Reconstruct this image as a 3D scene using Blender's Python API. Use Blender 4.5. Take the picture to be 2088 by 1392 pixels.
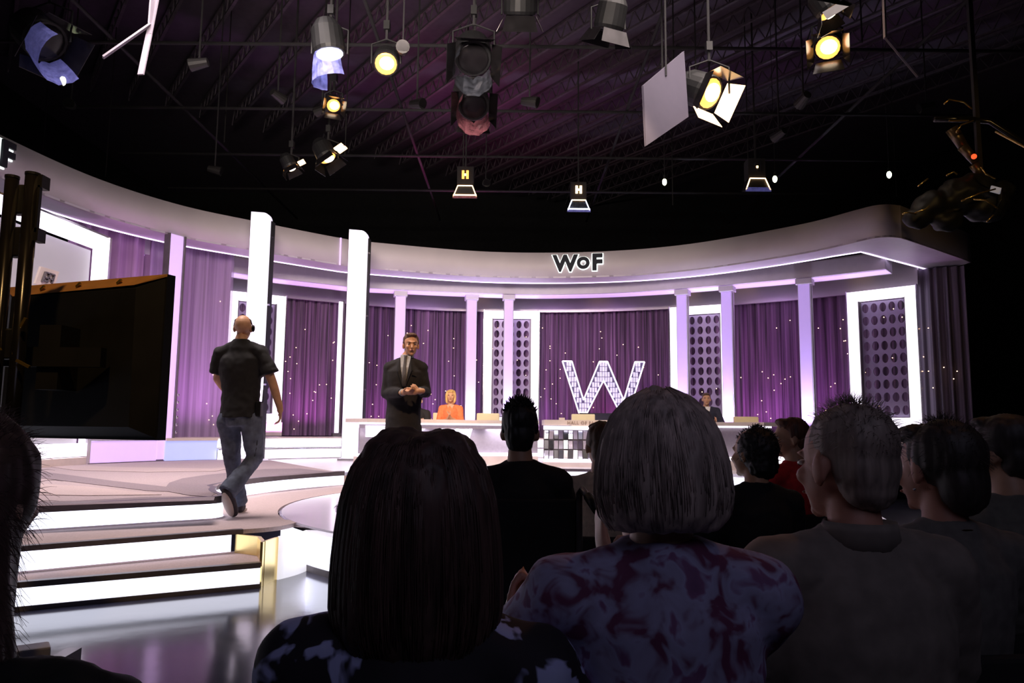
import bpy, bmesh, math, random
import numpy as np
from mathutils import Vector, Matrix, Euler, noise
random.seed(7)
R=math.radians; PI=math.pi
for o in list(bpy.data.objects): bpy.data.objects.remove(o)
SC=bpy.context.scene; COL=SC.collection

# ------------------------------------------------------------------ camera, world, light, exposure
FPX=1530.0; PITCH=math.atan(174/FPX); ROLL=R(.57); CZ=1.2
cam=bpy.data.objects.new('camera',bpy.data.cameras.new('camera')); COL.objects.link(cam); SC.camera=cam
cam.data.sensor_width=36; cam.data.lens=FPX*36/2088; cam.data.clip_start=.05; cam.data.clip_end=200
cam.matrix_world=Matrix.Translation((0,0,CZ))@Matrix.Rotation(PI/2+PITCH,4,'X')@Matrix.Rotation(ROLL,4,'Z')
SC.view_settings.view_transform='Standard'; SC.view_settings.look='None'
SC.view_settings.gamma=1; SC.view_settings.exposure=0; SC.view_settings.use_curve_mapping=False
wd=bpy.data.worlds.new('world'); SC.world=wd; wd.use_nodes=True
wd.node_tree.nodes['Background'].inputs[0].default_value=(.010,.007,.014,1)
wd.node_tree.nodes['Background'].inputs[1].default_value=.25
def aim(o,t): o.rotation_euler=(Vector(t)-Vector(o.location)).to_track_quat('-Z','Y').to_euler()
def area(name,loc,tgt,size,power,col,sy=None,spread=None):
    l=bpy.data.lights.new(name,'AREA'); l.energy=power; l.color=col; l.size=size
    if sy: l.shape='RECTANGLE'; l.size_y=sy
    if spread: l.spread=R(spread)
    o=bpy.data.objects.new(name,l); COL.objects.link(o); o.location=loc; aim(o,tgt); return o
def spot(name,loc,tgt,power,col,ang=30,blend=.5,rad=.1):
    l=bpy.data.lights.new(name,'SPOT'); l.energy=power; l.color=col; l.spot_size=R(ang); l.spot_blend=blend; l.shadow_soft_size=rad
    o=bpy.data.objects.new(name,l); COL.objects.link(o); o.location=loc; aim(o,tgt); return o
area('stage_wash',(-3.5,7.5,6.6),(-4,9.5,.5),2.5,230,(1,.86,.84),spread=110)
area('stage_wash_right',(2.5,8.5,6.6),(1,12,.5),2.5,90,(1,.84,.78),spread=110)
area('header_wash',(-1.5,4.0,5.6),(-1.5,16,5.1),3.0,190,(1,.84,.74),sy=1,spread=70)
spot('host_key',(-.4,3.0,6.2),(-1.12,7.85,1.6),900,(1,.60,.32),14,.6)
spot('crew_key',(1.0,3.4,6.4),(-2.5,7.1,1.6),420,(1,.68,.42),16,.6)
spot('panel_key',(-.5,6.0,6.3),(-1.2,13.5,1.55),1500,(1,.66,.38),14,.7)
spot('panel_key_middle',(1.2,6.0,6.3),(1.8,13.4,1.35),900,(1,.78,.5),16,.7)
spot('panel_key_right',(3.0,6.5,6.3),(4.0,13.4,1.4),1000,(1,.7,.42),14,.7)
area('ceiling_glow',(-1.5,18.6,6.4),(-1.0,18.4,9.6),5.5,40,(.95,.12,.45),sy=1,spread=130)
area('ceiling_glow_right',(4.0,10.0,6.6),(3,11,9.4),4.0,1.5,(.6,.3,.75),sy=1,spread=130)
area('audience_fill',(1.2,-1.5,4.2),(.6,1.8,.9),2.4,6,(.75,.72,1),spread=120)
spot('audience_amber',(2.6,3.6,5.4),(1.5,3.2,1.0),26,(1,.42,.14),42,.8,.2)

spot('hands_amber_fill',(2.4,5.2,5.6),(.24,1.7,.98),90,(1,.36,.06),9,.6)  # added narrow spot that tints the clapping hands amber
spot('monitor_amber_fill',(-1.6,1.2,5.4),(-2.0,3.7,1.85),320,(1,.6,.22),22,.6)  # added spot, no fixture behind it, warms the monitor's top bezel
# ------------------------------------------------------------------ pixel helpers: a photo pixel + a known height or depth -> a point in the room
def ray(px,py):
    u=px-1044; v=696-py
    u,v=u*math.cos(ROLL)-v*math.sin(ROLL),u*math.sin(ROLL)+v*math.cos(ROLL)
    return Vector((u,FPX*math.cos(PITCH)-v*math.sin(PITCH),FPX*math.sin(PITCH)+v*math.cos(PITCH)))
def G(px,py,z):
    r=ray(px,py); t=(z-CZ)/r.z; return Vector((r.x*t,r.y*t,z))
def W(px,py,d):
    r=ray(px,py); t=d/r.y; return Vector((r.x*t,d,CZ+r.z*t))
CAMI=cam.matrix_world.inverted()
def PX(p):
    c=CAMI@Vector(p); return (1044+FPX*c.x/-c.z, 696-FPX*c.y/-c.z)

# ------------------------------------------------------------------ materials
MATS={}
def mat(name,col,rough=.6,metal=0,emit=None,es=0,var=.12,scale=8,stretch=(1,1,1),bump=0,spec=.5,alpha=None,sheen=0,trans=0):
    if name in MATS: return MATS[name]
    m=bpy.data.materials.new(name); m.use_nodes=True; nt=m.node_tree; b=nt.nodes['Principled BSDF']
    b.inputs['Roughness'].default_value=rough; b.inputs['Metallic'].default_value=metal
    b.inputs['Specular IOR Level'].default_value=spec
    tc=nt.nodes.new('ShaderNodeTexCoord'); mp=nt.nodes.new('ShaderNodeMapping'); mp.inputs['Scale'].default_value=stretch
    nz=nt.nodes.new('ShaderNodeTexNoise'); nz.inputs['Scale'].default_value=scale; nz.inputs['Detail'].default_value=3
    cr=nt.nodes.new('ShaderNodeValToRGB')
    c0=[max(0,x*(1-var)) for x in col]; c1=[min(1,x*(1+var)) for x in col]
    cr.color_ramp.elements[0].color=(*c0,1); cr.color_ramp.elements[1].color=(*c1,1)
    cr.color_ramp.elements[0].position=.3; cr.color_ramp.elements[1].position=.7
    nt.links.new(tc.outputs['Object'],mp.inputs[0]); nt.links.new(mp.outputs[0],nz.inputs['Vector'])
    nt.links.new(nz.outputs['Fac'],cr.inputs[0]); nt.links.new(cr.outputs[0],b.inputs['Base Color'])
    if bump:
        bp=nt.nodes.new('ShaderNodeBump'); bp.inputs['Strength'].default_value=bump; bp.inputs['Distance'].default_value=.01
        nt.links.new(nz.outputs['Fac'],bp.inputs['Height']); nt.links.new(bp.outputs[0],b.inputs['Normal'])
    if emit: b.inputs['Emission Color'].default_value=(*emit,1); b.inputs['Emission Strength'].default_value=es
    if sheen: b.inputs['Sheen Weight'].default_value=sheen
    if trans: b.inputs['Transmission Weight'].default_value=trans
    if alpha is not None: b.inputs['Alpha'].default_value=alpha
    MATS[name]=m; return m
def floral(name,cols,scale=14,rough=.8):
    m=bpy.data.materials.new(name); m.use_nodes=True; nt=m.node_tree; b=nt.nodes['Principled BSDF']; b.inputs['Roughness'].default_value=rough
    tc=nt.nodes.new('ShaderNodeTexCoord'); nz=nt.nodes.new('ShaderNodeTexNoise'); nz.inputs['Scale'].default_value=scale; nz.inputs['Detail'].default_value=2.5; nz.inputs['Distortion'].default_value=.6
    cr=nt.nodes.new('ShaderNodeValToRGB'); e=cr.color_ramp.elements
    while len(e)<len(cols): e.new(.5)
    for i,(p,c) in enumerate(cols): e[i].position=p; e[i].color=(*c,1)
    nt.links.new(tc.outputs['Object'],nz.inputs['Vector']); nt.links.new(nz.outputs['Fac'],cr.inputs[0]); nt.links.new(cr.outputs[0],b.inputs['Base Color'])
    return m
def glow(name,col,es): return mat(name,[c*.9 for c in col],.35,0,col,es,var=.02)
M_WHITE=glow('lightbox_white',(.93,.87,1),1.5)
M_RISER=glow('riser_light',(.82,.84,1),1.85)
M_LED=glow('led_strip',(.85,.68,1),2.2)
M_LILAC=glow('lilac_lightbox',(.72,.50,.93),.7)
M_COLW=glow('column_light',(.60,.42,.95),.42)
M_BLUEP=glow('blue_lightbox',(.45,.5,.95),.75)
M_PYL=glow('pylon_light',(.86,.8,1),.92)
M_FASCIA=mat('header_paint',(.50,.45,.48),.55,var=.04,scale=2)
M_BEAM=mat('beam_paint',(.55,.5,.58),.45,var=.04)
M_VAL=mat('valance_metal',(.42,.38,.42),.32,.55,var=.05,scale=2)
M_CREAM=mat('cream_laminate',(.74,.62,.56),.4,var=.05)
M_CHROME=mat('chrome_trim',(.8,.78,.82),.18,1,var=.03)
M_DARKTRIM=mat('dark_trim',(.14,.12,.13),.4,.3)
M_CARPET=mat('stage_carpet',(.50,.40,.42),.95,var=.10,scale=60,bump=.3)
M_CARPET2=mat('carpet_band_dark',(.30,.24,.27),.95,var=.12,scale=60,bump=.3)
M_CARPET3=mat('carpet_band_light',(.58,.46,.46),.95,var=.08,scale=60,bump=.3)
M_ACRYL=mat('white_acrylic_floor',(.85,.80,.84),.25,var=.03)
M_FLOOR=mat('black_gloss_floor',(.045,.045,.075),.13,var=.4,scale=3,bump=.10,spec=1.0)
M_RING=mat('ring_acrylic',(.8,.74,.84),.15,0,(.8,.7,.95),.12,var=.02)
M_DISC=mat('purple_gloss',(.10,.04,.13),.08,var=.1,spec=.8)
M_GOLD=mat('gold_foil_panel',(.85,.66,.28),.28,.9,var=.1,scale=4)
M_PERF=mat('perforated_panel',(.40,.34,.50),.5,.2,var=.05)
M_TILE=mat('mirror_tile',(.85,.85,.95),.22,1,var=.06)
M_SATIN=mat('satin_panel',(.42,.37,.42),.3,.3,var=.06,scale=20)
M_BLACK=mat('black_plastic',(.010,.010,.011),.5,var=.2,spec=.3)
M_BLACKG=mat('black_gloss_metal',(.02,.018,.02),.2,.6,var=.3)
M_MATTE=mat('black_matte',(.012,.011,.013),.9,var=.3)
M_LETTER=mat('dark_letter',(.02,.022,.03),.7,0,spec=.2)
M_SCREEN=mat('grey_screen_panel',(.42,.40,.43),.5,0,(.45,.42,.46),.30,var=.03,scale=1)
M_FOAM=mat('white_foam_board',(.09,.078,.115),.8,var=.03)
M_BATTEN=mat('white_batten',(.22,.19,.23),.7,var=.04)
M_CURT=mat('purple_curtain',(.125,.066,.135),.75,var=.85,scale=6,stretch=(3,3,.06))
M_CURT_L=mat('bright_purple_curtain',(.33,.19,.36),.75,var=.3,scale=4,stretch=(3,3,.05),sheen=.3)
M_SHEER=mat('sheer_lilac_curtain',(.42,.30,.52),.7,var=.3,scale=6,stretch=(3,3,.05),alpha=.55)
M_CURT_G=mat('grey_curtain',(.16,.13,.19),.7,var=.5,scale=5,stretch=(3,3,.06))
M_BULB=glow('fairy_bulb',(1,.62,.38),5)
M_WARM=glow('warm_lamp',(1,.78,.5),14)
M_WARM2=glow('warm_lamp_soft',(1,.62,.3),5)
M_HOT=glow('hot_lamp',(1,.78,.5),16)
M_COOL=glow('cool_lamp',(.75,.78,1),6)
M_ORL=glow('amber_glow',(1,.42,.08),2.2)
M_PRACT=glow('greenish_bulb',(.9,1,.6),12)
M_GELB=mat('blue_gel',(.14,.15,.4),.2,0,(.25,.25,.8),.14,var=.5,scale=12,alpha=.8)
M_GELC=mat('clear_gel',(.05,.055,.07),.15,.3,var=.6,scale=12,alpha=.7)
M_GELR=mat('red_gel',(.22,.08,.10),.2,0,(.4,.1,.15),.02,var=.5,scale=12,alpha=.85)
M_JOIST=mat('steel_joist',(.07,.06,.07),.6,.2,var=.3)
M_CHAIRC=mat('cream_chair',(.85,.74,.48),.5,var=.04)
def skinm(n,c): return mat('skin_'+n,c,.5,var=.08,scale=20)
def cloth(n,c,**k): return mat('cloth_'+n,c,.85,var=k.pop('var',.15),scale=k.pop('scale',40),**k)
def hairm(n,c,v=.5): return mat('hair_'+n,c,.58,var=v,scale=60,stretch=(1,1,.08),spec=.6)

# ------------------------------------------------------------------ object helpers
def link(name,me,m=None,parent=None,loc=None):
    o=bpy.data.objects.new(name,me); COL.objects.link(o)
    if m and hasattr(me,'materials') and not len(me.materials): me.materials.append(m)
    if parent: o.parent=parent
    if loc is not None: o.location=loc
    return o
def tag(o,label=None,cat=None,group=None,kind=None):
    if label: o['label']=label
    if cat: o['category']=cat
    if group: o['group']=group
    if kind: o['kind']=kind
    return o
def thing(name,label,cat,loc=(0,0,0),rz=0,group=None):
    o=bpy.data.objects.new(name,None); COL.objects.link(o); o.location=loc; o.rotation_euler=(0,0,rz); o.empty_display_size=.1
    return tag(o,label,cat,group)
def struct(name,B,m,parent=None): return tag(B.build(name,m,parent),kind='structure')
def copy_tree(o,parent=None):
    c=o.copy(); COL.objects.link(c)
    if parent: c.parent=parent
    for ch in list(o.children): copy_tree(ch,c)
    return c
class B:
    def __init__(s): s.v=[]; s.f=[]
    def add(s,vs,fs):
        n=len(s.v); s.v+= [tuple(x) for x in vs]; s.f+= [tuple(i+n for i in q) for q in fs]; return s
    def box(s,c,size,rot=None):
        h=[x/2 for x in size]; vs=[Vector((x*h[0],y*h[1],z*h[2])) for x in(-1,1) for y in(-1,1) for z in(-1,1)]
        if rot is not None: vs=[rot@v for v in vs]
        c=Vector(c); return s.add([v+c for v in vs],[(0,1,3,2),(4,6,7,5),(0,4,5,1),(2,3,7,6),(0,2,6,4),(1,5,7,3)])
    def bar(s,a,b,w,h=None):
        a=Vector(a); b=Vector(b); d=b-a; q=d.to_track_quat('Z','Y').to_matrix(); return s.box((a+b)/2,(w,h or w,d.length),q)
    def ell(s,c,r,rot=None,n=16,m=10):
        vs=[Vector((0,0,r[2]))]
        for i in range(1,m):
            t=PI*i/m
            for j in range(n):
                a=2*PI*j/n; vs.append(Vector((r[0]*math.sin(t)*math.cos(a),r[1]*math.sin(t)*math.sin(a),r[2]*math.cos(t))))
        vs.append(Vector((0,0,-r[2])))
        fs=[(0,1+j,1+(j+1)%n) for j in range(n)]
        for i in range(m-2):
            for j in range(n): a=1+i*n; fs.append((a+j,a+n+j,a+n+(j+1)%n,a+(j+1)%n))
        l=1+(m-2)*n; fs+=[(l+j,len(vs)-1,l+(j+1)%n) for j in range(n)]
        if rot is not None: vs=[rot@v for v in vs]
        c=Vector(c); return s.add([v+c for v in vs],fs)
    def tube(s,pts,rad,n=12,cap='flat',flat=1.0,up=None):
        pts=[Vector(p) for p in pts]
        if not hasattr(rad,'__len__'): rad=[rad]*len(pts)
        vs=[];k=len(pts); ref=Vector(up) if up else None; U=None
        for i,p in enumerate(pts):
            t=(pts[min(i+1,k-1)]-pts[max(i-1,0)]).normalized()
            if U is None:
                U=(ref if ref else (Vector((0,0,1)) if abs(t.z)<.9 else Vector((1,0,0))))
            U=(U-t*U.dot(t)).normalized(); V=t.cross(U)
            for j in range(n):
                a=2*PI*j/n; vs.append(p+U*(math.cos(a)*rad[i]*flat)+V*(math.sin(a)*rad[i]))
        fs=[(i*n+j,i*n+(j+1)%n,(i+1)*n+(j+1)%n,(i+1)*n+j) for i in range(k-1) for j in range(n)]
        fs+=[tuple(reversed(range(n))),tuple(range((k-1)*n,k*n))]
        s.add(vs,fs)
        if cap=='round':
            for i in range(k): s.ell(pts[i],(rad[i],)*3,n=10,m=8)
        return s
    def loft(s,rings,n=24):
        # rings: (cx,cy,cz,rx,ry[,power])
        vs=[]
        for r in rings:
            cx,cy,cz,rx,ry=r[:5]; pw=r[5] if len(r)>5 else 2
            for j in range(n):
                a=2*PI*j/n; c,q=math.cos(a),math.sin(a)
                vs.append((cx+rx*math.copysign(abs(c)**(2/pw),c),cy+ry*math.copysign(abs(q)**(2/pw),q),cz))
        k=len(rings)
        fs=[(i*n+j,i*n+(j+1)%n,(i+1)*n+(j+1)%n,(i+1)*n+j) for i in range(k-1) for j in range(n)]
        fs+=[tuple(reversed(range(n))),tuple(range((k-1)*n,k*n))]
        return s.add(vs,fs)
    def prism(s,poly,z0,z1):
        n=len(poly); vs=[(p[0],p[1],z0) for p in poly]+[(p[0],p[1],z1) for p in poly]
        fs=[(i,(i+1)%n,n+(i+1)%n,n+i) for i in range(n)]
        s.add(vs,fs+[tuple(reversed(range(n))),tuple(range(n,2*n))]); return s
    def wall(s,path,z0,z1,th,zf=None):
        """vertical sheet of thickness th (outwards) along an open path with normals"""
        n=len(path); vs=[]
        for p,nn in path:
            q=(p[0]+nn[0]*th,p[1]+nn[1]*th)
            vs+=[(p[0],p[1],z0),(p[0],p[1],z1),(q[0],q[1],z1),(q[0],q[1],z0)]
        fs=[]
        for i in range(n-1):
            a=i*4;b=a+4
            for k in range(4): fs.append((a+k,b+k,b+(k+1)%4,a+(k+1)%4))
        fs+=[(0,1,2,3),(n*4-1,n*4-2,n*4-3,n*4-4)]
        return s.add(vs,fs)
    def mesh(s,name,m=None):
        me=bpy.data.meshes.new(name); me.from_pydata(s.v,[],s.f); me.update()
        bm=bmesh.new(); bm.from_mesh(me); bmesh.ops.recalc_face_normals(bm,faces=bm.faces); bm.to_mesh(me); bm.free()
        if m: me.materials.append(m)
        return me
    def build(s,name,m,parent=None,smooth=False,loc=None,bevel=0):
        me=s.mesh(name,m)
        if smooth: me.polygons.foreach_set('use_smooth',[True]*len(me.polygons))
        o=link(name,me,None,parent,loc)
        if bevel:
            md=o.modifiers.new('bevel','BEVEL'); md.width=bevel; md.segments=2; md.limit_method='ANGLE'
        return o
def remeshed(Bl,voxel,smooth=3,disp=None,extra=None):
    """fuse overlapping solids into one continuous skin"""
    me=Bl.mesh('tmp'); o=bpy.data.objects.new('tmp',me); COL.objects.link(o)
    md=o.modifiers.new('r','REMESH'); md.mode='VOXEL'; md.voxel_size=voxel
    if smooth: sm=o.modifiers.new('s','SMOOTH'); sm.factor=.5; sm.iterations=smooth
    dg=bpy.context.evaluated_depsgraph_get(); dg.update()
    ev=o.evaluated_get(dg); nm=bpy.data.meshes.new_from_object(ev)
    bpy.data.objects.remove(o); bpy.data.meshes.remove(me)
    if disp:
        n=len(nm.vertices); co=np.empty(n*3); nm.vertices.foreach_get('co',co); co=co.reshape(-1,3)
        no=np.array([v.normal[:] for v in nm.vertices])
        d=np.array([disp(Vector(c)) for c in co]); co=co+no*d[:,None]; nm.vertices.foreach_set('co',co.ravel()); nm.update()
    if extra is not None and extra.v:
        n=len(nm.vertices); vs=[v.co[:] for v in nm.vertices]+extra.v
        fs=[tuple(p.vertices) for p in nm.polygons]+[tuple(i+n for i in f) for f in extra.f]
        bpy.data.meshes.remove(nm); nm=bpy.data.meshes.new('h'); nm.from_pydata(vs,[],fs); nm.update()
    nm.polygons.foreach_set('use_smooth',[True]*len(nm.polygons)); nm.update()
    return nm

# ------------------------------------------------------------------ plan curves of the set
def spline(pts,ds=.12):
    P=[Vector(p) for p in pts]; P=[2*P[0]-P[1]]+P+[2*P[-1]-P[-2]]; out=[]
    for i in range(1,len(P)-2):
        a,b,c,d=P[i-1:i+3]; k=max(2,int((c-b).length/ds))
        for j in range(k):
            t=j/k; out.append(.5*((2*b)+(c-a)*t+(2*a-5*b+4*c-d)*t*t+(3*b-a-3*c+d)*t**3))
    out.append(P[-2]); return out
def withn(c):
    r=[]
    for i,p in enumerate(c):
        t=(c[min(i+1,len(c)-1)]-c[max(i-1,0)]).normalized(); r.append((p,Vector((-t.y,t.x))))
    return r
def off(path,o): return withn([p+n*o for p,n in path])
def at_px(path,px,z=2.5):
    return min(range(len(path)),key=lambda i:abs(PX((path[i][0].x,path[i][0].y,z))[0]-px)+(1e4 if path[i][0].y<3 else 0))
def seg(path,a,b,z=2.5):
    i,j=sorted((at_px(path,a,z),at_px(path,b,z))); return path[i:j+1]
OUT=withn(spline([(-7.0,5.0),(-7.2,7.2),(-7.06,9.6),(-6.72,11.6),(-6.0,13.1),(-5.0,14.15),(-3.62,15.4),(-3.05,15.72),(-.6,16.5),(1.76,16.42),(3.7,15.65),(5.45,14.05),(6.15,12.95)]))
CUR=withn(spline([(-8.6,8.5),(-8.5,11),(-7.9,14),(-6.9,15.9),(-5.5,17.0),(-4.16,17.8),(-3.4,18.2),(-2.0,18.8),(-.08,19.0),(1.95,18.85),(3.9,18.2),(5.26,17.5),(6.41,16.75),(7.27,15.95),(8.23,15.0),(8.7,14.5)]))
BEAM=withn(spline([(-7.6,11.0),(-6.9,13.4),(-5.79,15.1),(-5.1,15.75),(-3.9,16.55),(-3.26,16.85),(-.08,17.44),(2.0,17.25),(3.76,16.53),(5.99,15.2),(7.2,14.25)]))
ZB,ZT=4.52,5.1

# ------------------------------------------------------------------ setting
fl=B(); fl.box((0,11,-.05),(26,32,.1)); struct('floor',fl,M_FLOOR)
struct('ceiling',B().box((0,11,9.75),(26,32,.1)),mat('ceiling_deck',(.05,.04,.055),.9))
MW=mat('black_drape_wall',(.006,.006,.007),1,var=.3)
struct('wall_back',B().box((0,27,4.8),(26,.1,9.8)),MW); struct('wall_left',B().box((-13,11,4.8),(.1,32,9.8)),MW)
struct('wall_right',B().box((13,11,4.8),(.1,32,9.8)),MW); struct('wall_front',B().box((0,-5,4.8),(26,.1,9.8)),MW)
# roof joists: parallel bars running 36 degrees left of straight ahead
cl=bpy.data.objects['ceiling']
jm=B(); jm.box((0,0,0),(.07,34,.05)); jm.box((0,0,-.35),(.06,34,.04))
for k in range(-28,29): jm.bar((0,k*.6,-.34),(0,k*.6+.3,0),.025); jm.bar((0,k*.6+.3,0),(0,k*.6+.6,-.34),.025)
jme=jm.mesh('joist',M_JOIST)
for k in range(-13,14):
    o=link('joist',jme,None,cl); a=R(36); o.rotation_euler=(0,0,a)
    c=Vector((0,12,0))+Vector((math.cos(a),math.sin(a),0))*k*.85; o.location=(c.x,c.y,9.66); o.scale=(1,.62,1)
# lighting grid pipes
for k,y in enumerate((4.5,7.0,9.3,11.5,14,16.5,19)):
    tag(B().tube([(-9,y,7.3),(9,y,7.3)],.03,8).build('lighting_pipe',M_MATTE,smooth=True),('first','second','third','fourth','fifth','sixth','seventh')[k]+' black cross pipe of the lighting grid, counted from the audience','pipe','black lighting grid pipes')
for k,x in enumerate((-6.5,-2.2,2.2,6.5)):
    tag(B().tube([(x,2,7.36),(x,22,7.36)],.03,8).build('lighting_pipe',M_MATTE,smooth=True),('leftmost','second from left','third from left','rightmost')[k]+' black lengthwise pipe of the lighting grid','pipe','black lengthwise grid pipes')

# ------------------------------------------------------------------ stage
C0=Vector((.7,8.3)); RD=3.07; RT=3.85
def circ(r,a0,a1,n): return [C0+Vector((math.cos(R(a0+(a1-a0)*i/n)),math.sin(R(a0+(a1-a0)*i/n))))*r for i in range(n+1)]
def angp(p): v=Vector(p[:2])-C0; return math.degrees(math.atan2(v.y,v.x))%360
stage=thing('stage_platform','large raised studio stage with curved lit edges under the set','stage',(0,0,0))
# level 2 (z .36): walkway and second step, level 3 (z .54): main deck
nose=spline([(-2.20,6.14),(-2.05,6.24),(-1.93,6.37),(-1.86,6.58),(-1.84,6.74)],.05)
a0=angp((-1.84,6.74)); 
lev2=[Vector((-6.6,2.55)),Vector((-3.29,5.27))]+nose+circ(RD+.015,a0,35,60)[1:]+[C0+Vector((math.cos(R(35)),math.sin(R(35))))*5]+circ(5.2,40,150,40)+[Vector((-8,8)),Vector((-8,2.8))]
B().prism([(p.x,p.y) for p in lev2],.325,.36).build('walkway_top',M_CARPET3,stage)
inner=[p for p in lev2]
edge3=[Vector((-7.2,3.15)),Vector((-3.74,5.92)),Vector((-2.95,6.52))]+spline([(-2.80,6.62),(-2.62,6.78),(-2.62,6.98),(-2.78,7.22),(-2.92,7.5),(-3.02,7.8)],.06)+circ(RT,angp((-3.08,8.0)),28,70)
deck=edge3+[Vector((6.3,13)),Vector((9.6,13.5)),Vector((9.6,20)),Vector((-10,20)),Vector((-10,3.15))]
B().prism([(p.x,p.y) for p in deck],.50,.54).build('deck_top',M_ACRYL,stage)
# carpet on the deck
tip=G(688,963,.54); back=G(530,936,.54)
carp=[p for p in edge3 if p.x<-2.3 and p.y<tip.y-.05]+[Vector((tip.x-.05,tip.y)),Vector((back.x,back.y)),Vector((-5.6,14.6)),Vector((-9.8,14.6)),Vector((-9.8,3.2))]
ce=[(p.x-.0,p.y) for p in carp]
B().prism(ce,.542,.556).build('carpet',M_CARPET,stage)
def inlay(pix,m,z=.558,nm='carpet_inlay'):
    q=[G(x,y,.56) for x,y in pix]; B().prism([(p.x,p.y) for p in q],z,z+.003).build(nm,m,stage)
inlay([(60,958),(140,968),(230,980),(330,991),(400,1000),(440,1008),(400,1004),(300,1000),(200,988),(100,976),(40,970)],M_CARPET2)
inlay([(345,1002),(338,993),(345,984),(372,975),(420,968),(470,963),(540,956),(610,955),(680,962),(600,968),(520,974),(470,981),(446,988),(434,998),(436,1008),(430,1012),(390,1010)],M_CARPET2,.5585)
inlay([(0,1024),(150,1021),(300,1013),(400,1012),(438,1013),(436,1020),(400,1021),(250,1026),(40,1033)],M_CARPET2,.5588)
inlay([(60,945),(250,952),(430,955),(520,945),(440,960),(300,962),(150,958)],M_CARPET3,.5583)
inlay([(70,985),(180,992),(330,1008),(180,1010),(70,1008)],M_CARPET3,.5586)
# lit risers
def riser(path,z0,z1,m,name='light_riser',th=-.03):
    p=withn([Vector(q[:2]) for q in path]); return B().wall(p,z0,z1,th).build(name,m,stage)
def trim(path,z0,z1,m,name='edge_trim',out=.012,th=-.06):
    p=withn([Vector(q[:2]) for q in path]); p=[(a-0*b,b) for a,b in p]; p=off(p,-out); return B().wall(p,z0,z1,-th).build(name,m,stage)
k3=[p for p in edge3]
# front + concave part, end before tip
i_tip=max(i for i,p in enumerate(k3) if p.x<-2.3 and p.y<tip.y+.05)
riser(k3[:i_tip+1],.375,.50,M_RISER,th=.02)
trim(k3[:i_tip+1],.50,.562,M_DARKTRIM); trim(k3[:i_tip+1],.36,.374,M_CHROME)
riser(k3[i_tip:i_tip+7],.36,.52,M_CREAM,'end_panel',th=.02)
riser(k3[i_tip+6:],.375,.50,M_RISER,th=.02); trim(k3[i_tip:],.50,.545,M_CHROME)
s2=[Vector((-6.6,2.55)),Vector((-3.29,5.27)),Vector((-2.22,6.12))]
riser(s2,.195,.325,M_RISER,th=.02); trim(s2+nose[:2],.325,.362,M_DARKTRIM); trim(s2,.18,.194,M_CHROME)
# bottom step
s1=[Vector((-6.3,2.29)),Vector((-3.18,4.93)),Vector((-1.85,5.72))]
st=B().prism([(p.x,p.y) for p in s1]+[(-2.0,6.3),(-7,4.4)],.145,.18); st.build('step_tread',M_CARPET,stage)
riser(s1,.03,.145,M_RISER,th=.02); trim(s1,.145,.183,M_DARKTRIM); trim(s1,0,.03,M_DARKTRIM)
# gold end panel and curved white nose wall
B().wall(withn([Vector((-2.2,6.15)),Vector((-1.98,6.02)),Vector((-1.87,5.78))]),.0,.325,.03).build('gold_panel',M_GOLD,stage)
nw=withn(spline([(-1.87,5.76),(-1.84,6.0),(-1.80,6.1)],.05)); B().wall(nw,0,.325,-.02).build('gold_corner_post',M_GOLD,stage)
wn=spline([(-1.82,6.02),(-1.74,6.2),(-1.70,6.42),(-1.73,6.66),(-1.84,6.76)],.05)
B().wall(withn(wn),.0,.33,-.02).build('curved_end_wall',mat('white_panel_podium_glow',(.85,.82,.86),.15,0,(.95,.92,1),.8,var=.02),stage,smooth=True)  # emission puts the podium's light spill into the wall's own colour
# wheel podium
pod=thing('round_podium','round glossy wheel podium with glowing white side and pale ring','podium',(C0.x,C0.y,0))
def ringm(r0,r1,z0,z1,n=96):
    b=B(); vs=[];fs=[]
    for i in range(n):
        a=2*PI*i/n; c,s_=math.cos(a),math.sin(a); vs+=[(r0*c,r0*s_,z0),(r1*c,r1*s_,z0),(r1*c,r1*s_,z1),(r0*c,r0*s_,z1)]
    for i in range(n):
        a=i*4;d=((i+1)%n)*4
        for k in range(4): fs.append((a+k,d+k,d+(k+1)%4,a+(k+1)%4))
    return b.add(vs,fs)
ringm(2.98,RD-.02,.05,.315).build('lit_side',M_RISER,pod,smooth=False)
ringm(2.95,RD,.315,.35).build('rim',M_CHROME,pod); ringm(2.95,RD-.01,0,.05).build('plinth_shadow_gap',M_DARKTRIM,pod)
ringm(2.55,RD-.02,.345,.362).build('ring_top',M_RING,pod)
B().prism([(2.56*math.cos(2*PI*i/72),2.56*math.sin(2*PI*i/72)) for i in range(72)],.33,.355).build('gloss_top',M_DISC,pod)

# back plinth, two lit tiers following the set
pl=thing('back_plinth','two-tier lit plinth running along the foot of the curtains','plinth',(0,0,0))
def strip(path,o,z0,z1,th,name,m,parent): return B().wall(off(path,o),z0,z1,th).build(name,m,parent)
Pr=seg(OUT,446,3000); 
strip(Pr,-.12,.56,.73,.04,'lower_light_panel',M_WHITE,pl); strip(Pr,-.14,.73,.75,.3,'lower_tread',M_CHROME,pl)
strip(Pr,.12,.76,.93,.04,'upper_light_panel',M_WHITE,pl); strip(Pr,.10,.93,.95,1.2,'upper_tread',M_CREAM,pl)
strip(Pr,-.13,.54,.56,.05,'base_trim',M_CHROME,pl)
bp_=seg(OUT,350,446); bb=thing('blue_lit_bench','low bench with pale blue glowing front at the left of the back plinth','bench',(0,0,0))
strip(bp_,-.05,.56,.90,.04,'glow_front',M_BLUEP,bb); strip(bp_,-.08,.90,.95,1.4,'bench_top',M_CREAM,bb); strip(bp_,-.07,.54,.56,.1,'base_trim',M_DARKTRIM,bb)
for px in (372,398,425):
    pass

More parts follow.
